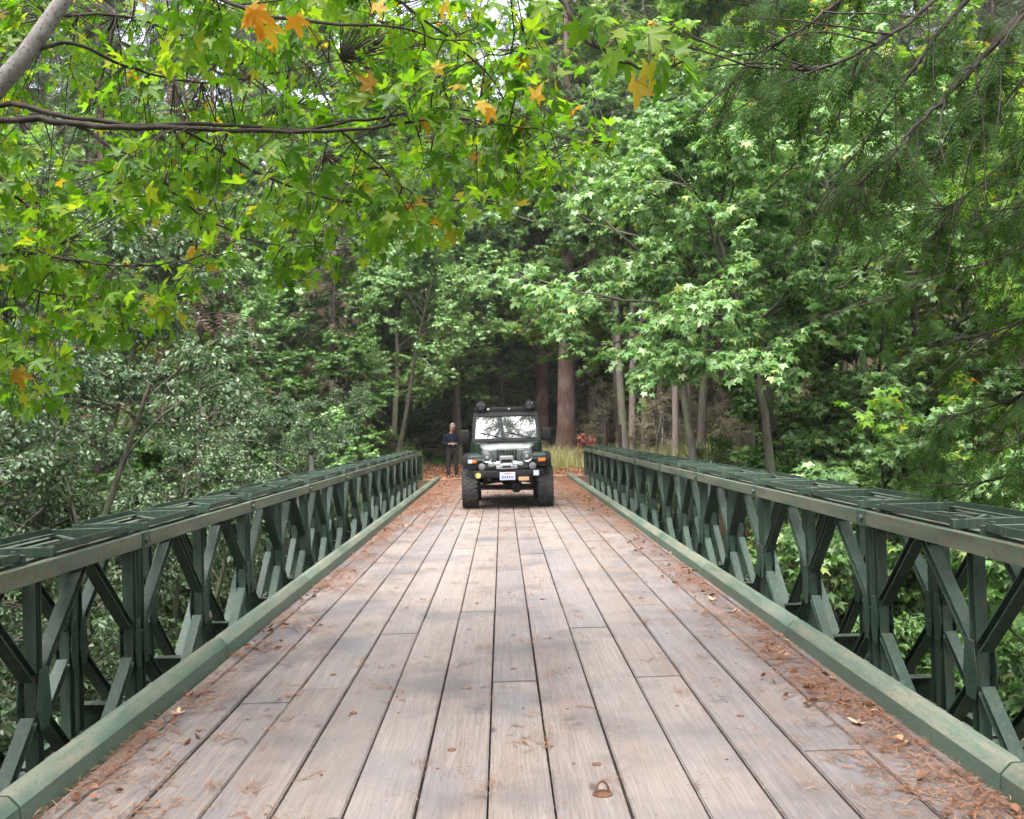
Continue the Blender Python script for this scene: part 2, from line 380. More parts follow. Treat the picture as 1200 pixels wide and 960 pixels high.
b.inputs['Specular IOR Level'].default_value = .35
bump(nt, math_(nt, 'ADD', gr, math_(nt, 'MULTIPLY', fine, .6)), b, .55, .006)
M_PLANK = m
M_DARKWOOD = plain('dark_wood', (.055, .042, .035), .9, var=.4, vs=8)
M_RUST = plain('rust', (.13, .06, .035), .85, var=.5, vs=18)
M_OLDRUST = plain('dark_rust', (.045, .024, .018), .85, var=.5, vs=12)

J0 = 7.15; PL = 3.05
KS = list(range(-4, 8))                      # bays: start at J0 + k*PL
YA, YB = J0 + PL * KS[0], J0 + PL * 8
bridge = thing('bailey_bridge', 'long green steel truss bridge with a weathered plank deck over the creek', 'bridge', (0, 0, 0))
# plank deck
rng = random.Random(5)
gaps = [-2.04, -1.93, -1.63, -1.325, -1.02, -.716, -.415, -.11, .178, .49, .80, 1.095, 1.40, 1.71, 2.0, 2.06]
first = {6: 8.6, 7: 6.2, 8: 8.7, 3: 6.15, 9: 7.8, 10: 6.15, 11: 8.65}
bm = bmesh.new()
for i in range(len(gaps) - 1):
    a, c_ = gaps[i] + .006, gaps[i + 1] - .006
    y0 = first.get(i, 5.0 + rng.uniform(0, 5)); L = 4.88
    cuts = [y0 + L * k for k in range(-4, 7)]
    cuts = [YA] + [q + rng.uniform(-.05, .05) for q in cuts if YA + .4 < q < YB - .4] + [YB]
    if i in (6, 8): cuts = [q for q in cuts if not 8.9 < q < 13] + [12.4 if i == 8 else 14.2]; cuts.sort()
    for p, q in zip(cuts[:-1], cuts[1:]):
        z = rng.uniform(-.004, .002)
        r = bmesh.ops.create_cube(bm, size=1)
        tw = rng.uniform(-.0035, .0035)
        for v in r['verts']:
            sxv, syv = v.co.x, v.co.y
            v.co = Vector(((a + c_) / 2 + sxv * (c_ - a) + tw * (1 if syv > 0 else -1), (p + q) / 2 + v.co.y * (q - p - .008), z - .035 + v.co.z * .07 + rng.uniform(-.0015, .0015)))
        es = [e for e in set(e for v in r['verts'] for e in v.link_edges) if e.verts[0].co.z > z - .01 and e.verts[1].co.z > z - .01]
        bmesh.ops.bevel(bm, geom=es, offset=.006, segments=2, affect='EDGES')
bmesh.ops.recalc_face_normals(bm, faces=bm.faces)
me = bpy.data.meshes.new('deck'); bm.to_mesh(me); bm.free(); me.materials.append(M_PLANK); link('deck', me, bridge)
mb = MB()
for k in range(int((YB - YA) / .31)):
    mb.box((0, YA + .155 + k * .31, -.115), (4.3, .29, .07))
mb.obj('under_deck', M_DARKWOOD, bridge)
for x in (-1.7, -1.0, -.35, .35, 1.0, 1.7):
    MB().box((x, (YA + YB) / 2, -.23), (.09, YB - YA, .15)).obj('stringer', M_STEEL, bridge)
# lifting loop and bolt heads on the near planks
mb = MB()
mb.lathe([(.045, .0), (.043, .006), (.02, .009), (.018, .006)], (.39, 4.25, .0), 'Z', 16)
pts = [Vector((.39 + .028 * math.cos(t), 4.25 + .01 * math.sin(t), .008 + .045 * abs(math.sin(t)))) for t in np.linspace(0, PI, 9)]
mb.tube(pts, .006, 6)
mb.obj('deck_bolt', M_RUST, bridge)
me = None
for (x, y) in [(.40, 4.62), (-.30, 4.9), (-.28, 9.0), (.33, 9.1), (.03, 6.5), (-1.17, 6.5), (1.25, 5.3), (1.24, 9.0), (-.9, 5.6)]:
    if me is None: me = MB().lathe([(.022, 0), (.021, .004), (.012, .006)], (0, 0, 0), 'Z', 12).mesh('deck_bolt', M_RUST)
    link('deck_bolt', me, bridge, (x, y, .0))
nail = MB().lathe([(.008, 0), (.0075, .0025), (.0, .003)], (0, 0, 0), 'Z', 8, cap=False).mesh('nail_head', M_RUST)
nr = random.Random(8); cnt = 0
for row in range(8):
    yy = 3.7 + row * .93
    for i in range(2, 13):
        if nr.random() < .5: continue
        link('nail_head', nail, bridge, (gaps[i] + nr.uniform(.05, .24), yy + nr.uniform(-.03, .03), 0)); cnt += 1

# truss panels ------------------------------------------------------
ZT, ZB = .92, -.63
def channel_chord(z, mb):
    for s in (-1, 1):
        x = s * .062
        mb.box((x - s * .034, PL / 2, z), (.008, PL - .05, .10))           # web
        for t in (-1, 1): mb.box((x, PL / 2, z + t * .046), (.06, PL - .05, .0085))
def chord_mesh():
    mb = MB(); 
    for s in (-1, 1):
        # channel: web on the outer side, flanges point inward
        xo = s * .095
        mb.box((xo, PL / 2, 0), (.007, PL - .03, .102), bev=.002)
        for t in (-1, 1): mb.box((xo - s * .0285, PL / 2, t * .047), (.05, PL - .03, .008))
    for q in (.14, .84, PL / 2, PL - .84, PL - .14): mb.box((0, q, -.045), (.186, .09, .006))
    return mb.mesh('chord', M_CHORD)
def pin_mesh():
    mb = MB()
    for s in (-1, 1):
        mb.box((s * .098, 0, 0), (.02, .16, .118), bev=.004)
        mb.cyl((s * .105, -.03, 0), (s * .128, -.03, 0), .024, n=10); mb.cyl((s * .105, .04, 0), (s * .118, .04, 0), .016, n=6)
    mb.cyl((-.1, -.03, 0), (.1, -.03, 0), .022, n=10)
    return mb.mesh('pin_joint', M_STEEL)
def ibeam(p0, p1, w, d, name):
    """I section member in the YZ plane; flanges face along the member's in-plane normal"""
    p0, p1 = Vector(p0), Vector(p1); t = (p1 - p0); L = t.length; t.normalize()
    n = Vector((1, 0, 0)).cross(t); c = (p0 + p1) / 2
    rot = Matrix((Vector((1, 0, 0)), n, t)).transposed()
    mb = MB(); mb.box(c, (.009, d - .014, L), rot)
    for s in (-1, 1): mb.box(c + n * s * (d / 2 - .004), (w, .008, L), rot)
    return mb.mesh(name, M_STEEL)
chord_me = chord_mesh(); pin_me = pin_mesh()
zt, zb, zm = ZT - .051, ZB + .051, (ZT + ZB) / 2
it, ib = ZT - .102, ZB + .102
post_me = [ibeam((0, y, ib), (0, y, it), .07, .08, 'post') for y in (.075, PL / 2, PL - .075)]
q1, q2 = PL * .27, PL * .73
e0, e1, cm = .13, PL - .13, PL / 2
diag_me = []
for (a, b_) in [((q1 - .06, it), (e0, zm + .12)), ((q1 + .06, it), (cm - .06, zm + .12)), ((q1 - .06, ib), (e0, zm - .12)), ((q1 + .06, ib), (cm - .06, zm - .12)),
               ((q2 + .06, it), (e1, zm + .12)), ((q2 - .06, it), (cm + .06, zm + .12)), ((q2 + .06, ib), (e1, zm - .12)), ((q2 - .06, ib), (cm + .06, zm - .12))]:
    diag_me.append(ibeam((0, a[0], a[1]), (0, b_[0], b_[1]), .08, .062, 'brace'))
def gusset(y):
    mb = MB()
    if True:
        for s in (-1, 1):
            w = .085 if y == PL / 2 else .06
            mb.loft([[(s * .055, y - w, zm - .05), (s * .055, y + w, zm - .05), (s * .055, y + w * .6, zm + .16), (s * .055, y - w * .6, zm + .16)],
                     [(s * .062, y - w, zm - .05), (s * .062, y + w, zm - .05), (s * .062, y + w * .6, zm + .16), (s * .062, y - w * .6, zm + .16)]])
            mb.loft([[(s * .055, y - w * .6, zm - .18), (s * .055, y + w * .6, zm - .18), (s * .055, y + w, zm - .052), (s * .055, y - w, zm - .052)],
                     [(s * .062, y - w * .6, zm - .18), (s * .062, y + w * .6, zm - .18), (s * .062, y + w, zm - .052), (s * .062, y - w, zm - .052)]])
    mb.box((0, y, zm), (.112, .05, .10))
    return mb.mesh('gusset', M_STEEL)
gus_me = [gusset(y) for y in (.075, PL / 2, PL - .075)]
gus_me += [MB().box((0, y, z), (.13, .34, .012)).mesh('gusset', M_STEEL) for y in (q1, q2) for z in (it + .008, ib - .008)]
XT = 2.73
def raker_mesh():
    mb = MB()
    mb.box((0, 0, 0), (.40, .05, .05)); return mb
def frame_mesh():  
    """bracing frame bolted across the tops of the two truss lines"""
    mb = MB(); w, l = .56, 1.15
    for s in (-1, 1):
        mb.box((0, s * l / 2, .03), (w, .05, .055)); mb.box((s * (w / 2 - .03), 0, .03), (.045, l - .05, .008)); mb.box((s * (w / 2 - .01), 0, .05), (.008, l - .05, .045))
    for (a, b_) in (((-.22, -l / 2 + .03), (.22, 0)), ((.22, 0), (-.22, l / 2 - .03))):
        d = Vector((b_[0] - a[0], b_[1] - a[1], 0)); c = Vector(((a[0] + b_[0]) / 2, (a[1] + b_[1]) / 2, .018))
        mb.box(c, (d.length, .035, .01), Matrix.Rotation(math.atan2(d.y, d.x), 3, 'Z'))
    for sx in (-1, 1):
        for sy in (-1, 1): mb.cyl((sx * .22, sy * l / 2, .05), (sx * .22, sy * l / 2, .078), .016, n=6)
    return mb.mesh('bracing_frame', M_STEEL)
frame_me = frame_mesh()
mb = MB()
prof = [(2.045, -.03), (2.052, .088), (2.058, .096), (2.098, .136), (2.106, .14), (2.150, .14), (2.156, .13), (2.156, -.03)]
prof = [(x - 2.15, z) for x, z in prof]
def kerb_mesh(s):
    mb = MB(); secs = []
    for y in (.008, .03, PL - .03, PL - .008):
        k = 1 if .02 < y < PL - .02 else .94
        secs.append([(s * x * k, y, z * (k if z > 0 else 1)) for x, z in prof])
    mb.loft(secs); return mb.mesh('kerb_beam', M_KERB, 24)
kerb_me = {s: kerb_mesh(s) for s in (-1, 1)}
endplate = MB().box((0, 0, .3), (.012, .5, .3)).mesh('brace_plate', M_STEEL)
for side in (-1, 1):
    for k in KS:
        y0 = J0 + k * PL
        for row in (0, 1):
            x = side * (XT + row * .46)
            p = bpy.data.objects.new('truss_panel', None); C.objects.link(p); p.parent = bridge; p.location = (x, y0, 0); p.empty_display_size = .1
            for z in (zt, zb):
                link('chord', chord_me, p, (0, 0, z))
            for me in post_me: link('post', me, p)
            for me in diag_me: link('brace', me, p)
            [link('gusset', gm, p) for gm in gus_me]; link('pin_joint', pin_me, p, (0, 0, zt))
        f = link('bracing_frame', frame_me, bridge, (side * (XT + .23), y0 + PL * .25, ZT + .001))
        f = link('bracing_frame', frame_me, bridge, (side * (XT + .23), y0 + PL * .75, ZT + .001))
        link('kerb_beam', kerb_me[side], bridge, (side * 2.15, y0, 0))
# end posts
mb = MB().box((0, 0, (ZT + ZB) / 2), (.2, .09, ZT - ZB + .04), bev=.006); mb.box((0, 0, ZT + .03), (.24, .14, .02)); ep = mb.mesh('end_post', M_STEEL)
for side in (-1, 1):
    for row in (0, 1): link('end_post', ep, bridge, (side * (XT + row * .46), YB + .05, 0))
# transoms and rakers
tm = MB()
tm.box((0, 0, -.47), (6.62, .010, .20)); 
for s in (-1, 1): tm.box((0, 0, -.47 + s * .102), (6.62, .11, .012))
for s in (-1, 1): tm.box((s * 3.30, 0, -.47), (.012, .105, .19))
tm = tm.mesh('transom', M_STEEL)
rk = {}
for s in (-1, 1):
    q = MB(); a, b_ = Vector((s * 3.75, 0, -.3)), Vector((s * 3.28, 0, .75)); d = b_ - a
    q.box((a + b_) / 2, (.07, .07, d.length), d.to_track_quat('Z', 'Y').to_matrix()); rk[s] = q.mesh('raker', M_STEEL)
for k in KS:
    for t in (.2, PL / 2 + .15):
        y = J0 + k * PL + t
        link('transom', tm, bridge, (0, y, 0))
# concrete abutment
M_CONC = plain('concrete', (.26, .25, .23), .9, var=.25, vs=5)
MB().box((0, YB + .9, -1.9), (8.5, 1.5, 2.5), bev=.04).obj('abutment', M_CONC, bridge)
MB().box((0, YA - .7, -1.9), (8.5, 1.5, 2.5), bev=.04).obj('abutment', M_CONC, bridge)
# rusty posts past the right end
for (x, y, h, lab) in [(3.45, 32.4, 1.75, 'thick rusty post past the right end of the bridge, left of its pair'),
                       (4.0, 32.9, 1.62, 'thinner rusty post past the right end of the bridge, right of its pair')]:
    mb = MB(); r = .07 if x < 3.6 else .055
    mb.cyl((0, 0, -.5), (0, 0, h), r, n=12); mb.lathe([(r * 1.15, h - .02), (r * 1.15, h + .02), (r * .5, h + .035)], (0, 0, 0), 'Z', 12)
    tag(mb.obj('rusty_post', M_OLDRUST, loc=(x, y, gzf(x, y))), lab, 'post', 'rusty posts at the bridge end')

# ------------------------------------------------------------------ vegetation toolkit
def nrm(a): return a / np.maximum(np.linalg.norm(a, axis=-1, keepdims=True), 1e-9)
class Tubes:
    def __init__(s): s.V = []; s.F = []; s.n = 0
    def add(s, P, r, k=6):
        P = np.asarray(P, float); r = np.broadcast_to(np.asarray(r, float), (len(P),))
        t = nrm(np.gradient(P, axis=0)); ref = np.array([0.31, .95, .05]) if abs(t[0][2]) > .7 else np.array([.05, .02, 1.0])
        u = nrm(np.cross(t, ref)); w = np.cross(t, u)
        a = np.arange(k) * 2 * PI / k
        ring = P[:, None] + r[:, None, None] * (np.cos(a)[None, :, None] * u[:, None] + np.sin(a)[None, :, None] * w[:, None])
        m_ = len(P); s.V.append(ring.reshape(-1, 3))
        i = np.arange(m_ - 1)[:, None] * k + np.arange(k)[None]; j = np.arange(m_ - 1)[:, None] * k + (np.arange(k)[None] + 1) % k
        s.F.append(np.stack([i, j, j + k, i + k], -1).reshape(-1, 4) + s.n); s.n += m_ * k
    def mesh(s, name, mat): return np_mesh(name, np.concatenate(s.V), np.concatenate(s.F), mat, True)

def palmate(teeth, curl=.30, fold=.10, skew=0.0):
    """maple leaf blade: five pointed lobes, fan around the stalk joint; tip along +Y, face +Z"""
    lobes = [(-128, .62), (-62, .86), (0, 1.0), (62, .86), (128, .62)]
    pts = []
    for i, (a, r) in enumerate(lobes):
        if teeth:
            pts += [(a - 17, r * .60), (a - 13, r * .80), (a - 8, r * .74), (a, r), (a + 8, r * .74), (a + 13, r * .80), (a + 17, r * .60)]
        else: pts += [(a - 13, r * .62), (a, r), (a + 13, r * .62)]
        if i < 4: pts.append(((a + lobes[i + 1][0]) / 2, .44))
    pts = [(-165, .1)] + pts + [(165, .1)]
    V = [(0, 0, 0)]
    for a, r in pts:
        x, y = r * math.sin(R(a)), r * math.cos(R(a)) + .12
        V.append((x, y + skew * x * abs(x), -curl * r * r + fold * abs(x) + skew * .5 * x))
    F = [(0, i, i + 1) for i in range(1, len(V) - 1)]
    return np.array(V), np.array(F)
LEAF_FINE = palmate(True)
LEAF_KINDS = [palmate(True, .22, .12, .1), palmate(True, .5, -.05, -.25), palmate(True, .1, .45, .2), palmate(True, .7, .25, .05)]
LEAF_STAR = palmate(False)
def star5():
    V = [(0, 0, 0)]; 
    for a, r in [(-140, .25), (-115, .65), (-85, .42), (-58, .85), (-28, .46), (0, 1), (28, .46), (58, .85), (85, .42), (115, .65), (140, .25)]:
        x, y = r * math.sin(R(a)), r * math.cos(R(a)); V.append((x, y, -.3 * r * r))
    return np.array(V), np.array([(0, i, i + 1) for i in range(1, 11)])
LEAF_MID = star5()
LEAF_OVAL = (np.array([(0, 0, 0), (.26, .45, .08), (0, 1, -.12), (-.26, .45, .08)]), np.array([(0, 1, 2), (0, 2, 3)]))
def spray(n, L, nl, w, droop=.25):
    """flat conifer twig: needles along both sides of an axis, unit length"""
    V = []; F = []
    for i in range(n):
        t = (i + .5) / n; ln = nl * (1 - .55 * t) * (1 - .3 * (t < .15))
        for s in (-1, 1):
            b0 = np.array([0, t, -droop * t * t]); tip = b0 + np.array([s * ln * .85, ln * .6, -.12 * ln])
            k = len(V); V += [b0 + (0, -w / 2, 0), tip, b0 + (0, w / 2, 0)]; F.append((k, k + 1, k + 2))
    k = len(V); V += [(-.006, 0, 0), (.006, 0, 0), (.003, 1, -droop), (-.003, 1, -droop)]; F += [(k, k + 1, k + 2), (k, k + 2, k + 3)]
    return np.array(V, float), np.array(F)
SPRAY_FINE = spray(17, 1, .16, .035, .3)
def fern():
    """a flat branchlet with side branchlets, each needled"""
    base, bf = spray(7, 1, .22, .085, .25); Vs = []; Fs = []; k = 0
    for (t, ang, sc) in [(.0, 0, 1.0)] + [(.14 + .17 * i + .05 * (s > 0), s * (50 - 3 * i), .62 - .09 * i) for i in range(4) for s in (-1, 1)]:
        a = R(ang); v = base.copy() * sc
        x, y = v[:, 0] * math.cos(a) + v[:, 1] * math.sin(a), -v[:, 0] * math.sin(a) + v[:, 1] * math.cos(a)
        v = np.stack([x, y + t, v[:, 2] - .25 * t * t], -1); Vs.append(v); Fs.append(bf + k); k += len(v)
    return np.concatenate(Vs), np.concatenate(Fs)
FERN = fern()
SPRAY_COARSE = spray(5, 1, .34, .13, .3)

def leaves(name, tpl, P, A, Nn, S, mat):
    """place template tpl at P with tip direction A, face normal Nn, size S"""
    T, Ft = tpl
    A = nrm(A); Nn = nrm(Nn - A * (Nn * A).sum(-1, keepdims=True)); X_ = np.cross(A, Nn)
    V = P[:, None] + S[:, None, None] * (T[None, :, 0:1] * X_[:, None] + T[None, :, 1:2] * A[:, None] + T[None, :, 2:3] * Nn[:, None])
    F = Ft[None] + (np.arange(len(P)) * len(T))[:, None, None]
    return np_mesh(name, V.reshape(-1, 3), F.reshape(-1, 3), mat)

def curve(p0, d, L, n, rs, up=0.0, wob=.25):
    """wandering polyline"""
    P = [np.array(p0, float)]; d = nrm(np.array(d, float))
    for i in range(n):
        d = nrm(d + rs.normal(0, wob, 3) / n ** .5 + np.array([0, 0, up / n])); P.append(P[-1] + d * L / n)
    return np.array(P), d

def broadleaf(name, seed, H, crown_lo, rad, nprim, mat, bark, tpl, lsize, lean=(0, 0), ntwig=6, nleaf=9, nsec=6, trunk_r=.13, stems=1, top=1.0, tilt=.7, droop=.6, flat=.5):
    """recursive skeleton; leaves set along the outer twigs in loose fans"""
    rs = np.random.RandomState(seed); tb = Tubes(); LP = []; LA = []; LN = []
    for st in range(stems):
        n = 9; sl = np.array([lean[0] + rs.normal(0, .1 + .12 * (stems > 1)), lean[1] + rs.normal(0, .1 + .12 * (stems > 1)), 1])
        T, _ = curve((rs.normal(0, .12 * (stems > 1)), rs.normal(0, .12 * (stems > 1)), -.3), sl, H * rs.uniform(.85, 1) + .3, n, rs, .3, .12)
        tb.add(T, trunk_r * (1 - .85 * np.linspace(0, 1, n + 1)) + .012, 8)
        for i in range(nprim // stems):
            f = crown_lo + (top - crown_lo) * rs.uniform(0, 1) ** .9
            idx = f * n; k = min(int(idx), n - 1); p0 = T[k] + (T[k + 1] - T[k]) * (idx - k)
            az = rs.uniform(0, 2 * PI); rel = (f - crown_lo) / max(1e-3, top - crown_lo)
            L = rad * (1.0 - .55 * rel ** 1.6) * rs.uniform(.6, 1.12) * (.75 + .25 * min(1, rel * 4))
            B, _ = curve(p0, (math.cos(az), math.sin(az), rs.uniform(.15, .75) + .6 * rel), L, 6, rs, -.25, .3)
            tb.add(B, np.linspace(trunk_r * .34 * (1 - .5 * rel), .012, 7), 5)
            for j in range(nsec):
                t = rs.uniform(.3, 1) * 6; kk = min(int(t), 5); p1 = B[kk] + (B[kk + 1] - B[kk]) * (t - kk)
                dB = nrm(B[kk + 1] - B[kk]); d1 = nrm(dB + rs.normal(0, .75, 3) * np.array([1, 1, .5]))
                S_, _ = curve(p1, d1, L * rs.uniform(.22, .42), 4, rs, .05, .3)
                tb.add(S_, np.linspace(.013, .006, 5), 4)
                for q in range(ntwig):
                    u = rs.uniform(.25, 1) * 4; k2 = min(int(u), 3); p2 = S_[k2] + (S_[k2 + 1] - S_[k2]) * (u - k2)
                    d2 = nrm(nrm(S_[k2 + 1] - S_[k2]) * .7 + rs.normal(0, .7, 3) * np.array([1, 1, flat]))
                    Lt = rs.uniform(.25, .55) * (lsize / .15) ** .5
                    m_ = nleaf; tt = rs.uniform(.15, 1.05, m_)[:, None]
                    sd = nrm(np.cross(d2, [0, 0, 1.0]))
                    sg = rs.choice([-1, 1], m_)[:, None] * rs.uniform(.3, 1.0, (m_, 1))
                    pos = p2 + d2 * tt * Lt + sd * sg * lsize * .7 + np.array([0, 0, -.12]) * tt ** 2 * Lt
                    a = nrm(d2 * .6 + sd * sg * .9 + rs.normal(0, .35, (m_, 3)) + np.array([0, 0, -droop]))
                    nn = np.array([0, 0, 1.0]) + rs.normal(0, tilt * .6, (m_, 3)) + a * .2
                    LP.append(pos); LA.append(a); LN.append(nn)
                    if lsize > .08: tb.add(np.array([p2, p2 + d2 * Lt]), np.array([.005, .002]), 3)
    P = np.concatenate(LP); S = lsize * rs.uniform(.65, 1.15, len(P))
    return tb.mesh(name + '_trunk', bark), leaves(name + '_crown', tpl, P, np.concatenate(LA), np.concatenate(LN), S, mat)

def conifer(name, seed, H, lo, rad, trunk_r, mat, bark, nb=90, ns=16, size=.5, tpl=SPRAY_COARSE, droop=.35):
    rs = np.random.RandomState(seed); tb = Tubes(); LP = []; LA = []; LN = []
    n = 12; T, _ = curve((0, 0, -.4), (rs.normal(0, .02), rs.normal(0, .02), 1), H + .4, n, rs, .2, .04)
    rr = trunk_r * (1 - .93 * np.linspace(0, 1, n + 1)); rr[0] *= 1.35
    tb.add(T, rr, 12)
    for i in range(nb):
        f = lo + (1 - lo) * (i + rs.uniform(0, 1)) / nb; idx = min(f, .995) * n; k = min(int(idx), n - 1)
        p0 = T[k] + (T[k + 1] - T[k]) * (idx - k); az = rs.uniform(0, 2 * PI)
        L = rad * ((1 - (f - lo) / (1 - lo)) ** .7 * .92 + .08) * rs.uniform(.55, 1.1)
        B, _ = curve(p0, (math.cos(az), math.sin(az), .25 - .5 * (1 - f)), L, 5, rs, -droop, .2)
        tb.add(B, np.linspace(.03 + .02 * L / rad, .008, 6), 4)
        m_ = max(4, int(ns * L / rad) + 3); t = rs.uniform(.15, 1.0, m_) * 5; kk = np.minimum(t.astype(int), 4)
        p = B[kk] + (B[kk + 1] - B[kk]) * (t - kk)[:, None]; dB = nrm(B[kk + 1] - B[kk]); sd = nrm(np.cross(dB, [0, 0, 1.0]))
        sg = rs.choice([-1, 1], m_)[:, None]
        a = nrm(dB * rs.uniform(.3, .9, (m_, 1)) + sd * sg * rs.uniform(.2, .9, (m_, 1)) + np.array([0, 0, -1]) * rs.uniform(.1, .7, (m_, 1)))
        LP.append(p); LA.append(a); LN.append(np.array([0, 0, 1.]) + rs.normal(0, .3, (m_, 3)))
    # dead twigs low on the trunk
    for i in range(14):
        f = rs.uniform(.05, max(.1, lo)) * n; k = min(int(f), n - 1); p0 = T[k] + (T[k + 1] - T[k]) * (f - k); az = rs.uniform(0, 2 * PI)
        B, _ = curve(p0, (math.cos(az), math.sin(az), -.1), rs.uniform(.5, 1.6), 4, rs, -.2, .3); tb.add(B, np.linspace(.018, .004, 5), 3)
    P = np.concatenate(LP); S = size * rs.uniform(.6, 1.2, len(P))
    return tb.mesh(name + '_trunk', bark), leaves(name + '_crown', tpl, P, np.concatenate(LA), np.concatenate(LN), S, mat)

PROTO = {}
def proto(key, fn): PROTO[key] = fn()
for i in range(3):
    proto('maple%d' % i, lambda i=i: broadleaf('maple', 11 + i, 10.5, .30, 3.9, 30, M_MAPLE_MID, M_BARK_MAPLE, LEAF_MID, .132, nsec=8, ntwig=8, nleaf=10))
for i in range(2):
    proto('high%d' % i, lambda i=i: broadleaf('maple', 15 + i, 11.5, .62, 4.0, 30, M_MAPLE_MID, M_BARK_MAPLE, LEAF_MID, .132, nsec=8, ntwig=8, nleaf=10))
for i in range(2):
    proto('highw%d' % i, lambda i=i: broadleaf('maple', 95 + i, 11.5, .58, 4.0, 30, M_MAPLE_WARM, M_BARK_PALE, LEAF_MID, .14, nsec=8, ntwig=8, nleaf=9))
for i in range(2):
    proto('deeps%d' % i, lambda i=i: broadleaf('maple', 98 + i, 6.0, .1, 2.6, 30, M_MAPLE_DEEP if i else M_MAPLE_MID, M_BARK_DARK, LEAF_MID, .13, nsec=7, ntwig=7, nleaf=9, trunk_r=.07, stems=2))
for i in range(2):
    proto('warm%d' % i, lambda i=i: broadleaf('maple', 21 + i, 10.5, .25, 3.9, 28, M_MAPLE_WARM, M_BARK_MAPLE, LEAF_MID, .17, nsec=8, ntwig=7, nleaf=8))
for i in range(2):
    proto('deep%d' % i, lambda i=i: broadleaf('maple', 31 + i, 9, .22, 3.6, 26, M_MAPLE_DEEP, M_BARK_DARK, LEAF_MID, .16, nsec=7, ntwig=7, nleaf=8))
for i in range(3):
    proto('willow%d' % i, lambda i=i: broadleaf('willow', 41 + i, 6.2, .14, 2.3, 38, M_WILLOW, M_BARK_MAPLE, LEAF_OVAL, .085, nsec=9, ntwig=8, nleaf=12, trunk_r=.07, stems=3, tilt=1.0))
for i in range(2):
    proto('sapling%d' % i, lambda i=i: broadleaf('sapling', 51 + i, 4.6, .12, 1.9, 20, M_MAPLE_MID, M_BARK_MAPLE, LEAF_STAR, .15, nsec=5, ntwig=5, nleaf=8, trunk_r=.05, stems=2))
for i in range(2):
    proto('bush%d' % i, lambda i=i: broadleaf('bush', 61 + i, 1.7, .05, 1.1, 14, M_MAPLE_DEEP if i else M_WILLOW, M_BARK_DARK, LEAF_OVAL, .10, nsec=5, ntwig=6, nleaf=12, trunk_r=.025, stems=4))
for i in range(3):
    proto('fir%d' % i, lambda i=i: conifer('fir', 71 + i, 27, .22 + .1 * i, 3.6, .38, M_CONIF, M_BARK_RED, nb=150, ns=34, size=.62))
proto('brown0', lambda: conifer('brownfir', 81, 15, .12, 3.0, .22, M_BROWNNEEDLE, M_BARK_DARK, nb=110, ns=24, size=.5))
proto('redwood0', lambda: conifer('redwood', 82, 30, .45, 3.4, .55, M_CONIF, M_BARK_RED, nb=90, ns=34, size=.62))
proto('pole0', lambda: conifer('pole', 83, 22, .68, 1.8, .17, M_CONIF, M_BARK_PALE, nb=60, ns=20, size=.5))
proto('dry0', lambda: broadleaf('dryshrub', 85, 3.2, .08, 1.5, 22, M_DRYSH, M_BARK_GREY, LEAF_OVAL, .10, nsec=6, ntwig=5, nleaf=8, trunk_r=.035, stems=4, tilt=1.0))
proto('red0', lambda: broadleaf('redbush', 84, 2.6, .15, 1.0, 10, M_REDLEAF, M_BARK_DARK, LEAF_MID, .12, nsec=5, ntwig=5, nleaf=7, trunk_r=.03, stems=2))

def tree(key, name, x, y, sc, rz, label, cat='tree', group=None, dz=0, names=('trunk', 'crown'), tiltx=0, tilty=0, sz=None):
    t = thing(name, label, cat, (x, y, gzf(x, y) + dz), R(rz), group)
    t.rotation_euler = (R(tiltx), R(tilty), R(rz)); t.scale = (sc, sc, sz or sc)
    link(names[0], PROTO[key][0], t); link(names[1], PROTO[key][1], t)
    return t
SH = ('stem', 'foliage')
# --- left bank, near to far
tree('willow0', 'willow_shrub', -5.6, 8.2, .92, 10, 'silvery small-leaved shrub beside the left railing, nearest of them', 'shrub', 'small-leaved shrubs left of the bridge', names=SH)
tree('willow1', 'willow_shrub', -6.4, 11.2, 1.0, 80, 'silvery small-leaved shrub left of the bridge, second from the near edge', 'shrub', 'small-leaved shrubs left of the bridge', names=SH)
tree('willow2', 'willow_shrub', -5.3, 14.6, .85, 150, 'silvery small-leaved shrub close behind the left railing, third along it', 'shrub', 'small-leaved shrubs left of the bridge', names=SH)
tree('willow0', 'willow_shrub', -8.6, 14.6, 1.3, 200, 'tall silvery small-leaved shrub set back from the left railing', 'shrub', 'small-leaved shrubs left of the bridge', names=SH)
tree('willow1', 'willow_shrub', -6.0, 18.6, 1.05, 300, 'silvery small-leaved shrub left of the pale trunk', 'shrub', 'small-leaved shrubs left of the bridge', names=SH)
tree('willow2', 'willow_shrub', -9.4, 19.5, 1.5, 20, 'large silvery small-leaved tree behind the row of shrubs on the left', 'shrub', 'small-leaved shrubs left of the bridge', names=SH)
tree('willow0', 'willow_shrub', -5.2, 23.0, .95, 120, 'silvery small-leaved shrub beyond the pale trunk by the left railing', 'shrub', 'small-leaved shrubs left of the bridge', names=SH)
tree('willow1', 'willow_shrub', -12.5, 22.0, 1.6, 60, 'tall silvery small-leaved tree at the far left of the bank', 'shrub', 'small-leaved shrubs left of the bridge', names=SH)
tree('brown0', 'brown_conifer', -8.2, 27.5, .95, 0, 'brownish dead-needled conifer standing behind the left shrubs', 'tree')
tree('brown0', 'brown_conifer', -6.0, 33.5, .75, 130, 'smaller brownish conifer near the left end of the bridge', 'tree')
tree('fir0', 'fir_tree', -12.5, 31, .8, 40, 'dark conifer towering behind the left bank shrubs', 'tree')
tree('maple2', 'maple_tree', -5.6, 34.6, .85, 0, 'pale green maple standing left of the man at the bridge end', 'tree')
tree('maple1', 'maple_tree', -4.6, 39.5, 1.12, 75, 'pale green maple arching over the track behind the man', 'tree', tilty=10)
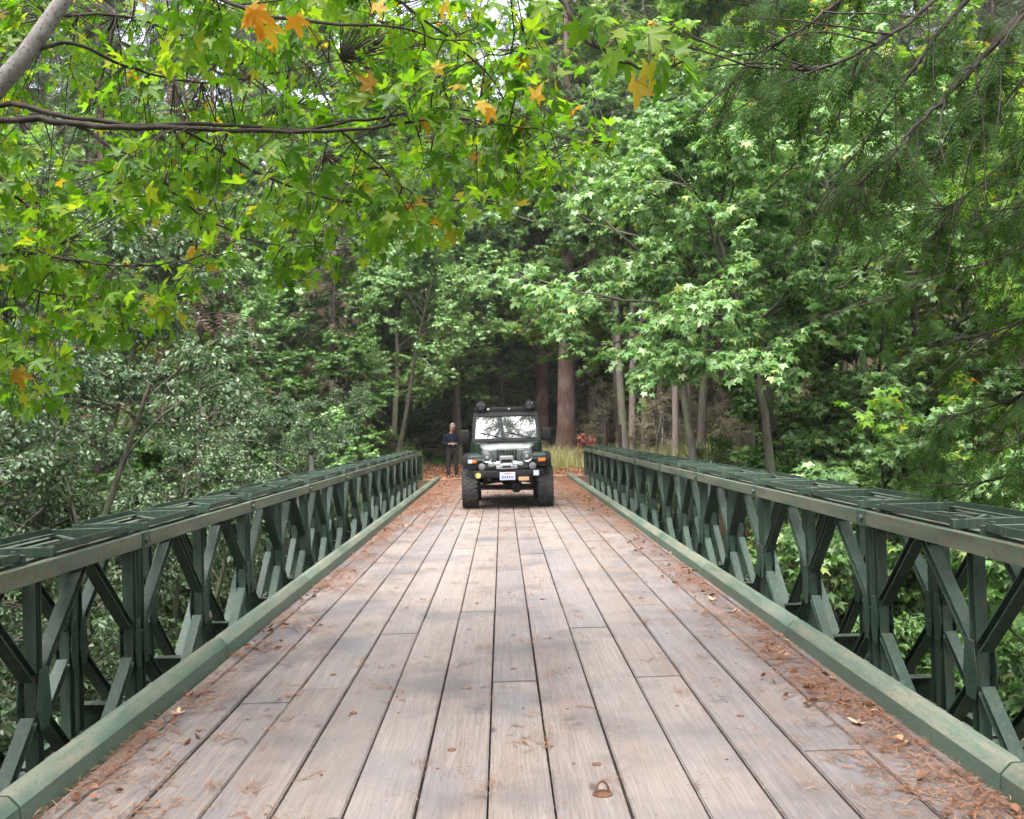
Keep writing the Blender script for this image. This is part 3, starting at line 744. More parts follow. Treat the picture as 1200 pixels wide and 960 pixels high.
tree('maple0', 'maple_tree', -9.5, 38.5, 1.15, 30, 'pale green maple rising behind the left end of the bridge', 'tree')
tree('maple1', 'maple_tree', -10.2, 33.0, .95, 75, 'pale green maple between the brown conifers on the left', 'tree')
tree('warm0', 'maple_tree', -13.0, 26.5, 1.15, 200, 'yellow-green maple high behind the left shrubs', 'tree')
tree('willow2', 'willow_shrub', -15.5, 28.0, 1.9, 10, 'tallest silvery small-leaved tree at the left edge of the view', 'shrub', 'small-leaved shrubs left of the bridge', names=SH)
# --- right bank
tree('sapling0', 'maple_sapling', 5.2, 9.3, .85, 0, 'low yellow-green maple sapling behind the near right railing', 'sapling', 'maple saplings right of the bridge')
tree('sapling1', 'maple_sapling', 7.4, 12.2, 1.0, 60, 'pale maple sapling standing behind the near right railing', 'sapling', 'maple saplings right of the bridge')
tree('sapling1', 'maple_sapling', 5.0, 14.4, .95, 130, 'pale maple sapling close behind the middle of the right railing', 'sapling', 'maple saplings right of the bridge')
tree('sapling0', 'maple_sapling', 8.8, 10.2, 1.1, 230, 'yellow-green maple sapling at the right edge of the view', 'sapling', 'maple saplings right of the bridge')
tree('high0', 'maple_tree', 5.9, 18.6, 1.0, 0, 'large pale green maple leaning over the right railing', 'tree', tilty=-4)
tree('warm1', 'maple_tree', 9.2, 15.2, 1.05, 110, 'yellow-green maple filling the right side of the view', 'tree')
tree('high1', 'maple_tree', 5.4, 24.5, 1.2, 210, 'tall pale green maple right of the vehicle, crown high over the railing', 'tree', tilty=-3)
tree('high1', 'maple_tree', 9.3, 22.5, 1.15, 300, 'pale green maple behind the large one on the right', 'tree')
tree('high0', 'maple_tree', 8.2, 28.5, 1.1, 40, 'silvery green maple behind the right end of the railing', 'tree')
tree('warm0', 'maple_tree', 13.2, 22.5, 1.3, 80, 'yellow-green maple high on the right behind the conifer boughs', 'tree')
tree('deep1', 'maple_tree', 12.5, 29.5, 1.2, 190, 'dark green maple at the back of the right bank', 'tree')
tree('high0', 'maple_tree', 7.4, 36.5, 1.35, 140, 'tall pale maple beyond the far right end of the bridge', 'tree')
tree('warm1', 'maple_tree', 3.6, 47.0, 1.3, 10, 'sunlit yellow-green maple far up the track', 'tree')
tree('maple2', 'maple_tree', -1.6, 50.0, 1.35, 260, 'pale maple closing the far end of the track', 'tree')
tree('fir1', 'fir_tree', 14.8, 19.5, .75, 0, 'dark conifer standing at the right edge behind the maples', 'tree')
# trunks behind the vehicle and right railing
tree('redwood0', 'redwood_tree', 2.75, 42.5, .82, 0, 'thick reddish redwood trunk right behind the vehicle', 'tree')
tree('redwood0', 'redwood_tree', 1.9, 46.5, .7, 90, 'reddish redwood trunk just left of the thickest one', 'tree')
tree('redwood0', 'redwood_tree', 9.9, 43.0, .6, 180, 'reddish redwood trunk farthest right of the straight trunks', 'tree')
i = 0
for (x, y, s_, lab) in [(5.1, 38.5, .9, 'slim straight trunk behind the left rusty post'), (5.9, 40.5, .8, 'slim straight trunk just right of the rusty posts'),
                   (7.3, 44.0, 1.05, 'slim straight trunk midway between the rusty posts and the maples'), (7.6, 39.0, .75, 'thinnest straight trunk near the right maples'),
                   (-2.2, 47.0, 1.0, 'slim straight trunk behind the arching maple over the track'), (6.3, 52.0, 1.2, 'slim straight trunk standing far back behind the rusty posts'),
        (6.6, 37.2, .8, 'slim leaning trunk right of the rusty posts'), (4.5, 47.5, 1.1, 'slim straight trunk in the gap left of the rusty posts'), (8.6, 47.0, 1.0, 'slim straight trunk behind the redwood at the far right'), (5.4, 45.2, .7, 'very thin trunk in the gap behind the rusty posts'), (9.6, 50.5, 1.2, 'slim trunk farthest right in the bright gap'), (7.2, 49.2, .9, 'slim trunk in the middle of the bright gap')]:
    tree('pole0', 'slim_conifer', x, y, s_, i * 67, lab, 'tree', 'slim straight trunks beyond the bridge'); i += 1
tree('high1', 'maple_tree', 4.6, 36.0, 1.3, 200, 'pale maple hanging its crown over the rusty posts and redwood trunks', 'tree', tilty=-6)
tree('high0', 'maple_tree', -1.9, 44.0, 1.25, 20, 'pale maple behind the vehicle, its crown over the track', 'tree', tilty=6)
for (x, y, sc, lab) in [(6.0, 38.2, .8, 'pale dry shrub behind the rusty posts'), (4.6, 44.5, 1.0, 'pale dry shrub right of the thick redwood trunk'), (7.8, 42.0, 1.1, 'pale dry shrub among the slim trunks'), (3.4, 49, 1.2, 'pale dry shrub behind the thick redwood trunk'), (9.5, 40, 1.1, 'pale dry shrub beside the right maples at the far bank'), (.6, 52, 1.2, 'pale dry shrub at the head of the track'), (5.6, 49.5, 1.5, 'tall pale dry shrub at the back of the bright gap'), (8.4, 51, 1.6, 'tallest pale dry shrub at the back of the bright gap'), (10.6, 47, 1.4, 'pale dry shrub behind the redwood at the far right'), (2.6, 54, 1.5, 'tall pale dry shrub far behind the thick redwood trunk')]:
    tree('dry0', 'dry_shrub', x, y, sc, x * 77, lab, 'shrub', names=SH)
tree('red0', 'red_bush', 3.3, 37.8, .5, 0, 'red-leaved bush above the far end of the right railing', 'bush', names=SH)
tree('bush0', 'leafy_bush', -3.1, 33.2, .55, 0, 'small dark bush at the left corner of the bridge end', 'bush', names=SH)
tree('bush1', 'leafy_bush', -3.9, 35.4, .8, 50, 'dark bush behind the man', 'bush', names=SH)
# pale slim alder by left railing
def alder():
    rs = np.random.RandomState(3); tb = Tubes(); T, _ = curve((0, 0, -.3), (.02, 0, 1), 5.6, 10, rs, 0, .08)
    tb.add(T, np.linspace(.13, .04, 11), 10)
    for k in range(6):
        p = T[4 + k]; az = rs.uniform(0, 6.3); B, _ = curve(p, (math.cos(az), math.sin(az), .5), 1.6, 4, rs, 0, .3); tb.add(B, np.linspace(.03, .006, 5), 4)
    return tb.mesh('alder_trunk', M_BARK_GREY)
a_, b_ = PROTO['willow1']
t = thing('pale_trunk', 'pale grey slim trunk standing behind the left railing', 'tree', (-4.15, 20.5, gzf(-4.15, 20.5)))
link('trunk', alder(), t); c_ = link('crown', PROTO['willow2'][1], t, (0, 0, 2.6)); c_.scale = (.55, .55, .55)

# --- conifers on the far slope and at the sides
rs = np.random.RandomState(9); n_ = 0
spots = []
for yy in np.arange(46, 96, 6.5):
    for xx in np.arange(-56, 57, 6.2):
        x = xx + rs.uniform(-2, 2); y = yy + rs.uniform(-2, 2)
        if abs(x) > .62 * y + 4: continue
        if y < 72 and abs(x) < 20: continue
        if -.055 * y < x < .075 * y + 1: continue
        if y > 75 and abs(x) < 14: continue
        spots.append((x, y))
for (x, y) in spots:
    left = x < 0
    tree('fir%d' % (n_ % 3), 'fir_tree', x, y, rs.uniform(.8, 1.1), rs.uniform(0, 360),
         'tall dark conifer on the wooded slope far behind the %s trees' % ('left bank' if left else 'right bank'), 'tree',
         'conifers on the slope behind the %s trees' % ('left bank' if left else 'right bank')); n_ += 1
n_ = 0
for (x, y, lf) in [(-17, 36, 1), (-21, 30, 1), (-17, 42, 1), (-23, 40, 1), (-14, 46, 1), (17, 35, 0), (20, 29, 0), (14.5, 42, 0), (22, 41, 0), (-8, 44, 1), (13, 48, 0)]:
    if lf: tree('maple%d' % (n_ % 2), 'broadleaf_tree', x, y, 1.5, n_ * 71, 'pale broadleaf tree packed in behind the left bank trees', 'tree', 'broadleaf trees behind the left bank')
    else: tree('warm%d' % (n_ % 2), 'broadleaf_tree', x, y, 1.5, n_ * 71, 'yellow-green broadleaf tree packed in behind the right bank trees', 'tree', 'broadleaf trees behind the right bank')
    n_ += 1
for (k_, x, y, sc, lab) in [('maple0', -7.5, -9, 1.1, 'maple behind the viewer on the left of the road'), ('warm1', 8, -11, 1.1, 'maple behind the viewer on the right of the road'), ('deep0', -9.5, -18, 1.4, 'dark maple farther behind the viewer on the left'), ('deep1', 9, -20, 1.4, 'dark maple farther behind the viewer on the right'), ('warm0', 1, -30, 1.5, 'maple closing the road behind the viewer'), ('maple2', 4.6, -9.5, 2.1, 'very tall unseen maple added behind the viewer, right of the road'), ('maple1', -5.2, -7.5, 1.9, 'very tall unseen maple added behind the viewer, left of the road')]:  # the very tall pair is added out of view to dapple the windscreen
    tree(k_, 'maple_tree', x, y, sc, x * 30, lab, 'tree')
for (k_, x, y, sc, lab) in [('highw0', 4.4, 47, 2.0, 'tall yellow-green maple right of the sky gap, high above the redwood trunks'), ('highw1', 11.5, 45, 1.9, 'tall yellow-green maple high behind the right maples'), ('highw0', -6.5, 50, 1.9, 'tall yellow-green maple high behind the arching maple'),
        ('deeps1', 6.4, 15.8, .8, 'low dark maple in front of the large one on the right bank'), ('deeps0', 7.8, 19.5, .95, 'low pale maple under the large one on the right bank'), ('deeps1', 8.9, 24.5, 1.0, 'low dark maple farther along the right bank'), ('deeps0', 9.8, 15.6, 1.0, 'low pale maple at the right side behind the saplings'),
        ('deeps1', 11.5, 19.5, 1.1, 'low dark maple at the back right of the bank'), ('deeps1', 6.9, 22.0, .8, 'low dark maple behind the middle of the right railing'), ('deeps1', 10.5, 28, 1.1, 'low dark maple near the right end of the bridge'),
        ('deeps1', -7.8, 9.6, .8, 'low dark maple behind the near left shrubs'), ('deeps1', -8.8, 17, .9, 'low dark maple between the left shrubs'), ('deeps1', -8.0, 23.5, .9, 'low dark maple behind the pale trunk'), ('deeps0', -4.6, 28.0, .62, 'low pale maple near the left end of the bridge'), ('deeps1', -5.6, 31, .8, 'low dark maple left of the man'),
        ('highw1', -1.8, 56, 1.5, 'yellow-green maple straight up the track, below the sky gap'), ('maple0', -10.5, 52, 1.7, 'pale maple on the slope left of the track'), ('maple2', 3.2, 66, 1.7, 'pale maple highest up the slope right of the sky gap'), ('maple1', -8.5, 66, 1.9, 'pale maple highest up the slope left of the sky gap'), ('maple0', 14.5, 62, 1.9, 'pale maple far up the slope on the right')]:
    tree(k_, 'maple_tree', x, y, sc, x * 50, lab, 'tree')
tree('high1', 'maple_tree', -3.9, 34.2, .72, 20, 'pale maple whose crown hangs over the man', 'tree', tilty=8)
tree('maple0', 'maple_tree', -4.3, 41.8, .85, 160, 'smaller pale maple leaning over the track from the left', 'tree', tilty=14)
tree('maple2', 'maple_tree', .4, 46.5, .8, 100, 'small pale maple where the track bends, straight behind the vehicle', 'tree')
# undergrowth on both banks below the bridge
n_ = 0
rs = np.random.RandomState(19)
for k in range(34):
    side = -1 if k % 2 else 1
    x = side * rs.uniform(3.9, 9.5); y = rs.uniform(3.2, 30)
    lab = 'dark leafy bush growing on the creek bank below the %s railing' % ('left' if side < 0 else 'right')
    tree('bush1', 'leafy_bush', x, y, rs.uniform(.8, 1.35), rs.uniform(0, 360), lab, 'bush', 'bushes below the %s railing' % ('left' if side < 0 else 'right'), names=SH)  # every bush takes the deep leaf colour, darkened in place of shade

for (k_, x, y, sc, lab) in [('warm1', 6.2, 54, 2.15, 'tallest yellow-green maple far behind the straight trunks'), ('warm0', -5.6, 62, 2.1, 'tall yellow-green maple left of the sky gap, far up the slope'), ('warm0', 12.0, 52, 2.1, 'tall yellow-green maple far behind the right maples'), ('warm1', 9.5, 33, 1.8, 'tall yellow-green maple above the far right end of the railing'),
        ('maple0', 3.0, 56, 1.7, 'sunlit pale maple at the head of the track, right of the sky gap'), ('warm0', -4.5, 58, 1.6, 'yellow-green maple at the head of the track, left of the sky gap'), ('maple1', -7.5, 48, 1.7, 'tall pale maple behind the arching one'),
        ('warm1', 0.5, 64, 1.4, 'yellow-green maple farthest up the slope under the sky gap')]:
    tree(k_, 'maple_tree', x, y, sc, x * 40, lab, 'tree')
for (x, y, sc, lab) in [(3.4, -12.5, 1.35, 'tall unseen conifer added behind the viewer, nearest of them'), (1.8, -19, 1.45, 'tall unseen conifer added behind the viewer in the middle'), (7.5, -16, 1.35, 'tall unseen conifer added behind the viewer on the right')]:  # unseen conifers added for the dark pattern reflected in the windscreen
    tree('fir2', 'fir_tree', x, y, sc, x * 50, lab, 'tree')
for (x, y, sc) in [(1.2, 70, .9), (-1.5, 82, 1.0)]:
    tree('pole0', 'slim_conifer', x, y, sc * 1.1, x * 90, 'pale slim trunk seen against the sky gap above the track', 'tree', 'slim trunks in the sky gap')
rs = np.random.RandomState(23)
for k in range(46):
    x = rs.uniform(-17, 19); y = rs.uniform(41, 62)
    if abs(x - .3) < 3.2 and y < 47: continue
    if 2.2 < x < 11 and y < 56: continue
    kk = ('bush0', 'bush1', 'sapling0', 'sapling1')[k % 4]
    left = x < 0
    tree(kk, 'understorey_shrub', x, y, rs.uniform(1.2, 1.9) if k % 4 < 2 else rs.uniform(.8, 1.1), rs.uniform(0, 360), 'understorey shrub on the slope at the %s of the track' % ('left' if left else 'right'), 'shrub', 'understorey shrubs at the %s of the track' % ('left' if left else 'right'), names=SH)
# ground ivy: leaves nobody could count
rs = np.random.RandomState(77); n = 42000
x = rs.uniform(3.4, 15, n) * rs.choice([-1, 1], n); y = rs.uniform(1, 44, n)
z = gz(x, y) + rs.uniform(.02, .35, n) * (.5 + .5 * np.sin(x * 1.3) * np.cos(y * 1.1))
a = rs.normal(0, 1, (n, 3)) * np.array([1, 1, .3]); nn = np.array([0, 0, 1.]) + rs.normal(0, .45, (n, 3))
me = leaves('ground_cover', LEAF_OVAL, np.stack([x, y, z], -1), a, nn, rs.uniform(.08, .2, n), M_MAPLE_DEEP)
tag(link('ground_cover', me), 'low green ground cover on the banks', kind='stuff')
n = 26000; x = rs.uniform(-28, 30, n); y = rs.uniform(43, 85, n); z = gz(x, y) + rs.uniform(.02, .5, n) * (.5 + .5 * np.sin(x * 1.1) * np.cos(y * .9))
me = leaves('slope_cover', LEAF_STAR, np.stack([x, y, z], -1), rs.normal(0, 1, (n, 3)) * np.array([1, 1, .5]), np.array([0, -.3, 1.]) + rs.normal(0, .5, (n, 3)), rs.uniform(.18, .4, n), M_MAPLE_DEEP)
tag(link('slope_cover', me), 'leafy ground cover on the wooded slope', kind='stuff')
# tall dry grass beyond the bridge
def blades(n, xr, yr, h0, h1, seed, mat, w=.018):
    rs = np.random.RandomState(seed); x = rs.uniform(*xr, n); y = rs.uniform(*yr, n); h = rs.uniform(h0, h1, n)
    az = rs.uniform(0, 6.3, n); le = rs.uniform(.1, 1.0, n) * h; z = gz(x, y)
    B = np.stack([x, y, z], -1); s = np.stack([np.cos(az + 1.57), np.sin(az + 1.57), 0 * az], -1) * w / 2
    o = np.stack([np.cos(az), np.sin(az), 0 * az], -1)
    M_ = B + o * (le * .35)[:, None] + np.array([0, 0, 1]) * (h * .6)[:, None]; T = B + o * le[:, None] + np.array([0, 0, 1]) * h[:, None]
    V = np.stack([B - s, B + s, M_ + s * .8, M_ - s * .8, T], 1).reshape(-1, 3); k = np.arange(n)[:, None] * 5
    return V, [np.concatenate([k, k + 1, k + 2, k + 3], 1), np.concatenate([k + 3, k + 2, k + 4], 1)]
V, F = blades(7000, (1.2, 9), (35.5, 44), .25, 1.0, 5, M_GRASS)
tag(link('tall_grass', np_mesh('tall_grass', V, F, M_GRASS)), 'tall dry grass beside the track behind the vehicle', kind='stuff')
V, F = blades(2500, (-6, -3.1), (32, 40), .15, .5, 6, M_GRASS)
tag(link('short_grass', np_mesh('short_grass', V, F, M_GRASS)), 'short grass at the left side of the track', kind='stuff')

# ------------------------------------------------------------------ foreground maple (upper left)
def px_branch(pts, jitter=0, rs=None, n=14, jit=.0045):
    P = np.array([list(at(*p)) for p in pts]); t = np.linspace(0, len(P) - 1, n); out_ = []
    for u in t:                                           # Catmull-Rom
        i = min(int(u), len(P) - 2); f = u - i
        p0 = P[max(i - 1, 0)]; p1 = P[i]; p2 = P[i + 1]; p3 = P[min(i + 2, len(P) - 1)]
        out_.append(.5 * ((2 * p1) + (-p0 + p2) * f + (2 * p0 - 5 * p1 + 4 * p2 - p3) * f * f + (-p0 + 3 * p1 - 3 * p2 + p3) * f ** 3))
    out_ = np.array(out_)
    if rs is not None: out_[1:-1] += rs.normal(0, jit, out_[1:-1].shape)
    return out_
rs = np.random.RandomState(4)
root = thing('overhanging_maple', 'maple with bright green and yellow leaves reaching over the bridge from the upper left', 'tree', (-4.7, 4.4, gzf(-4.7, 4.4)))
inv = np.array([-4.7, 4.4, gzf(-4.7, 4.4)])
tb = Tubes()
trunk = np.array([(-4.7, 4.4, gzf(-4.7, 4.4) - .3), (-4.5, 4.45, -1.2), (-4.2, 4.6, .6), (-3.75, 4.8, 1.9)] + [tuple(at(-110, 235, 5)), tuple(at(-30, 132, 5)), tuple(at(28, 68, 5)), tuple(at(78, -5, 5.1)), tuple(at(130, -110, 5.2)), tuple(at(190, -260, 5.5))])
tb.add(trunk, np.array([.15, .125, .10, .085, .062, .053, .047, .041, .033, .02]), 12)
tb2 = Tubes(); limbs = []
L_ = [([(-160, 215, 5.0), (-60, 150, 4.9), (40, 140, 4.8), (120, 149, 4.7), (230, 151, 4.6), (340, 154, 4.5), (420, 152, 4.5), (520, 138, 4.5), (610, 150, 4.6)], .021, .004),
      ([(-120, 170, 5.0), (0, 124, 5.0), (70, 135, 4.9), (150, 146, 4.85), (260, 146, 4.9), (350, 152, 5.0), (430, 140, 5.2), (540, 128, 5.4), (650, 160, 5.6), (715, 165, 5.7)], .015, .004),
      ([(90, 148, 4.75), (160, 190, 4.7), (230, 248, 4.8), (300, 283, 5.0), (380, 290, 5.1)], .009, .003),
      ([(215, 152, 4.7), (290, 195, 4.9), (350, 222, 5.1), (415, 238, 5.3), (520, 235, 5.5), (560, 232, 5.5)], .009, .003),
      ([(25, 68, 5.0), (80, 50, 5.1), (150, 78, 5.3), (215, 95, 5.5), (300, 90, 5.7), (400, 70, 6.0)], .012, .003),
      ([(-120, 320, 4.6), (0, 298, 4.5), (80, 303, 4.5), (140, 312, 4.5), (215, 308, 4.6)], .009, .003),
      ([(-120, 350, 5.4), (0, 332, 5.4), (60, 345, 5.4), (120, 350, 5.5)], .010, .003),
      ([(120, -90, 5.2), (200, -30, 4.6), (300, 15, 4.0), (390, 28, 3.9), (460, 32, 3.9), (540, 52, 3.9)], .012, .003),
      ([(150, -160, 5.3), (300, -80, 5.0), (430, -20, 4.8), (520, 40, 4.8), (570, 85, 4.9), (600, 130, 4.9)], .012, .003),
      ([(170, -200, 5.3), (380, -160, 4.2), (560, -90, 3.5), (640, -30, 3.2), (665, 12, 3.1), (700, 55, 3.05), (745, 78, 3.0), (800, 72, 3.0)], .014, .0035),
      ([(400, 155, 4.5), (440, 190, 4.6), (480, 225, 4.8), (530, 255, 4.9)], .006, .002),
      ([(-60, 165, 5.2), (0, 210, 5.6), (60, 280, 6.0), (110, 380, 6.3), (40, 440, 6.3)], .008, .003),
      ([(60, 20, 6.0), (150, 20, 6.3), (250, 60, 6.5), (330, 120, 6.6), (380, 180, 6.6)], .011, .003),
      ([(450, 142, 4.6), (500, 100, 4.7), (560, 70, 4.9), (620, 60, 5.0)], .006, .002),
      ([(-100, 400, 6.0), (-10, 400, 6.0), (30, 430, 6.0), (60, 470, 6.1)], .008, .002)]
for pts, r0, r1 in L_:
    P = px_branch(pts, rs=rs, n=4 * len(pts)); limbs.append(P); tb2.add(P, np.linspace(r0, r1, len(P)), 8)
allp = np.concatenate(limbs)
# clusters of leaves spread through the region the tree fills
def in_poly(x, y, poly):
    c_ = False; j = len(poly) - 1
    for i in range(len(poly)):
        if (poly[i][1] > y) != (poly[j][1] > y) and x < (poly[j][0] - poly[i][0]) * (y - poly[i][1]) / (poly[j][1] - poly[i][1]) + poly[i][0]: c_ = not c_
        j = i
    return c_
zone = [(-60, -60), (640, -60), (660, 90), (720, 175), (640, 235), (530, 270), (500, 290), (420, 300), (390, 350), (330, 350), (290, 290), (240, 330), (200, 385), (120, 400), (90, 470), (40, 500), (-60, 470)]
dense = lambda x, y: .16 + .9 * max(0, .5 + .6 * math.sin(x * .024 + 1.0 + y * .01) * math.cos(y * .034 + .4 - x * .006)) ** 1.5 - (.35 if y > 330 and x > 130 else 0) - (.3 if 60 < x < 420 and 95 < y < 140 else 0)
LP, LA, LN, LS = [], [], [], []
tries = 0; made = 0
while made < 800 and tries < 12000:
    tries += 1
    x, y = rs.uniform(-60, 760), rs.uniform(-60, 520)
    if not in_poly(x, y, zone) or rs.uniform() > dense(x, y): continue
    d = rs.uniform(4.2, 7.4)
    if x < 135 and y < 150 and d < 5.6: continue
    if 60 < x < 480 and 120 < y < 165 and d < 5.2 and rs.uniform() < .8: continue
    e = np.array(at(x, y, d)); dist = np.linalg.norm(allp - e - np.array([0, 0, .1]), axis=1); k = int(dist.argmin())
    if dist[k] > 1.3: e = allp[k] + (e - allp[k]) * 1.3 / dist[k]
    s = allp[k]; mid = (s + e) / 2 + rs.normal(0, .06, 3) + np.array([0, 0, .07 * dist[k]])
    tb2.add(np.array([s, (s * .55 + mid * .45) + rs.normal(0, .01, 3), mid, (mid + e) / 2 + np.array([0, 0, .02]), e]), np.linspace(.0045, .0018, 5), 4)
    m_ = rs.randint(4, 9); out_d = nrm(e - s + 1e-3)
    for q in range(m_):
        t = rs.uniform(.35, 1.0); b0 = (s + (e - s) * t) if q else e
        a = nrm(out_d * .5 + rs.normal(0, .7, 3) + np.array([0, 0, -.45])); pet = rs.uniform(.04, .1); p = b0 + nrm(a + np.array([0, 0, .3])) * pet
        tb2.add(np.array([b0, p]), np.array([.0016, .0012]), 3)
        nn = rs.normal(0, .55, 3) + np.array([0, -.35, .75])
        LP.append(p); LA.append(a); LN.append(nn); LS.append(rs.uniform(.040, .088))
    made += 1
# large near leaves on the spray in the middle and the yellow ones near the top
def near_leaf(x, y, d, s, ax, nrmv):
    p = np.array(at(x, y, d)); LP.append(p); LA.append(np.array(ax, float)); LN.append(np.array(nrmv, float)); LS.append(s)
    k = int(np.linalg.norm(allp - p, axis=1).argmin()); tb2.add(np.array([allp[k], p]), np.array([.002, .0015]), 4)
for (x, y, ax) in [(655, 15, (-.5, 0, -.5)), (680, 30, (-.3, 0, -1)), (700, 45, (.6, 0, -.6)), (720, 60, (-.2, 0, -1)), (735, 70, (.3, -.2, -1)), (760, 75, (.2, 0, -1)), (775, 72, (.5, 0, -.8)), (795, 70, (.9, 0, -.6)), (800, 78, (.7, .1, -.9)), (790, 60, (1, 0, .1)),
                   (745, 55, (.8, 0, .5)), (720, 40, (.9, 0, .2)), (700, 20, (.9, 0, .3)), (690, 8, (.4, 0, -.8)), (735, 30, (.4, .3, -.4)), (760, 40, (.8, 0, .0)), (770, 95, (.1, 0, -1)), (640, 5, (-.9, 0, -.6)), (712, 80, (-.3, 0, -1)), (745, 95, (-.1, .2, -1)), (812, 85, (.5, 0, -1))]:
    near_leaf(x, y, 3.05 + rs.uniform(-.15, .15), rs.uniform(.06, .095), np.array(ax) + rs.normal(0, .15, 3), (rs.normal(0, .5), -.8, .7))
P, A, Nn, S = np.array(LP), np.array(LA), np.array(LN), np.array(LS)
def tolocal(me):
    co = np.empty(len(me.vertices) * 3, np.float32); me.vertices.foreach_get('co', co)
    co = (co.reshape(-1, 3) - inv.astype(np.float32)).ravel(); me.vertices.foreach_set('co', co); me.update(); return me
link('trunk', tolocal(tb.mesh('trunk', M_BARK_LICHEN)), root)
link('branches', tolocal(tb2.mesh('branches', M_BARK_DARK)), root)
sel = np.random.RandomState(2).randint(0, 4, len(P))
VV, FF, k0 = [], [], 0
for q in range(4):
    mm = leaves('tmp', LEAF_KINDS[q], P[sel == q], A[sel == q], Nn[sel == q], S[sel == q], M_MAPLE_NEAR)
    co = np.empty(len(mm.vertices) * 3, np.float32); mm.vertices.foreach_get('co', co); ff = np.empty(len(mm.loops), np.int32); mm.loops.foreach_get('vertex_index', ff)
    VV.append(co.reshape(-1, 3)); FF.append(ff.reshape(-1, 3) + k0); k0 += len(mm.vertices); bpy.data.meshes.remove(mm)
link('leaves', tolocal(np_mesh('leaves', np.concatenate(VV), np.concatenate(FF), M_MAPLE_NEAR)), root)
# a few turned leaves near the top left of the view
M_YLEAF = leaf_mat('turned_leaf', [(0, (.5, .2, .02)), (.4, (.62, .36, .03)), (1, (.6, .44, .05))], .55, .45, .4, (1.4, 1.3, .5), .05)
LP, LA, LN, LS = [], [], [], []
tbx = Tubes()
for (x, y, d, s, ax) in [(300, 5, 3.0, .1, (-.8, 0, -.6)), (298, 12, 2.98, .11, (.1, 0, -1)), (312, 30, 3.0, .085, (.5, 0, -1)), (345, 20, 3.0, .075, (.3, 0, -1)), (560, 122, 3.8, .075, (1, 0, .1)), (575, 128, 3.8, .07, (-.4, 0, -.9)), (628, 115, 3.9, .075, (.3, 0, .7)),
                         (510, 80, 4.2, .07, (.8, 0, .4)), (440, 12, 3.8, .08, (.3, 0, .7)), (520, 5, 3.9, .08, (-.3, 0, -.8)), (515, 255, 4.9, .08, (.1, 0, -1)), (505, 268, 4.9, .08, (-.9, 0, -.5)), (540, 100, 4.3, .07, (-1, 0, .2)), (480, 240, 5, .06, (.2, 0, -1)), (230, 290, 5, .06, (.2, 0, -1)), (225, 293, 4.9, .07, (-.5, 0, -.5))]:
    p = np.array(at(x, y, d)); LP.append(p); LA.append(ax); LN.append((rs.normal(0, .4), -.9, .6)); LS.append(s * .78)
link('turned_leaves', tolocal(leaves('turned_leaves', LEAF_KINDS[1], np.array(LP), np.array(LA, float), np.array(LN), np.array(LS), M_YLEAF)), root)

# ------------------------------------------------------------------ foreground conifer (upper right)
rs = np.random.RandomState(14)
bx, by = 6.0, 6.2; inv = np.array([bx, by, gzf(bx, by)])
root = thing('overhanging_conifer', 'dark feathery conifer boughs hanging into the view from the upper right', 'tree', tuple(inv))
tb = Tubes(); T = np.array([(bx, by, inv[2] - .3), (bx - .02, by, 0), (bx + .05, by, 3), (bx, by + .05, 7), (bx, by, 12)]); tb.add(T, np.array([.3, .24, .2, .14, .05]), 12)
boughs = [([(1330, -160, 6.0), (1200, 11, 5.6), (1125, 97, 5.4), (1076, 146, 5.2), (1039, 187, 5.1), (990, 225, 5.0)], .022),
          ([(1330, -220, 6.1), (1132, 0, 5.8), (1087, 56, 5.8), (1050, 109, 5.7), (1012, 169, 5.7), (971, 210, 5.6)], .02),
          ([(1330, -200, 6.1), (1095, 0, 5.0), (1035, 45, 4.8), (975, 75, 4.7), (930, 81, 4.6), (874, 77, 4.5)], .014),
          ([(1330, -260, 6.1), (1100, -120, 5.4), (982, 0, 5.2), (937, 34, 5.1), (892, 60, 5.0), (855, 66, 5.0)], .014),
          ([(1330, -120, 6.1), (1210, 5, 5.4), (1166, 75, 5.3), (1144, 146, 5.3)], .014),
          ([(1360, 40, 6.1), (1200, 169, 6.0), (1144, 221, 6.0), (1106, 244, 6.0)], .014),
          ([(1360, 180, 6.1), (1250, 230, 6.4), (1151, 246, 6.6), (1031, 227, 6.8)], .012),
          ([(1360, -60, 6.1), (1230, 60, 6.8), (1150, 150, 7.2), (1090, 190, 7.4), (1020, 220, 7.6)], .014),
          ([(1360, 120, 6.2), (1240, 250, 6.6), (1180, 300, 7.0), (1110, 320, 7.2), (1050, 350, 7.5)], .014),
          ([(1360, 250, 6.2), (1260, 330, 6.4), (1190, 380, 6.8), (1120, 400, 7.2)], .014),
          ([(1360, 300, 6.2), (1260, 420, 6.6), (1180, 470, 7.0), (1100, 490, 7.4)], .014),
          ([(1360, 400, 6.2), (1260, 500, 6.4), (1200, 550, 6.8), (1130, 570, 7.2)], .012),
          ([(1330, -300, 6.1), (1180, -160, 5.6), (1060, -60, 5.4), (960, -20, 5.3), (880, 10, 5.2)], .014),
          ([(1360, -20, 6.2), (1280, 90, 5.9), (1230, 190, 5.8), (1190, 250, 5.8)], .012),
          ([(1360, 350, 6.2), (1280, 440, 8.0), (1180, 520, 9.0), (1060, 560, 9.6)], .014)]
LP, LA, LN, LS = [], [], [], []
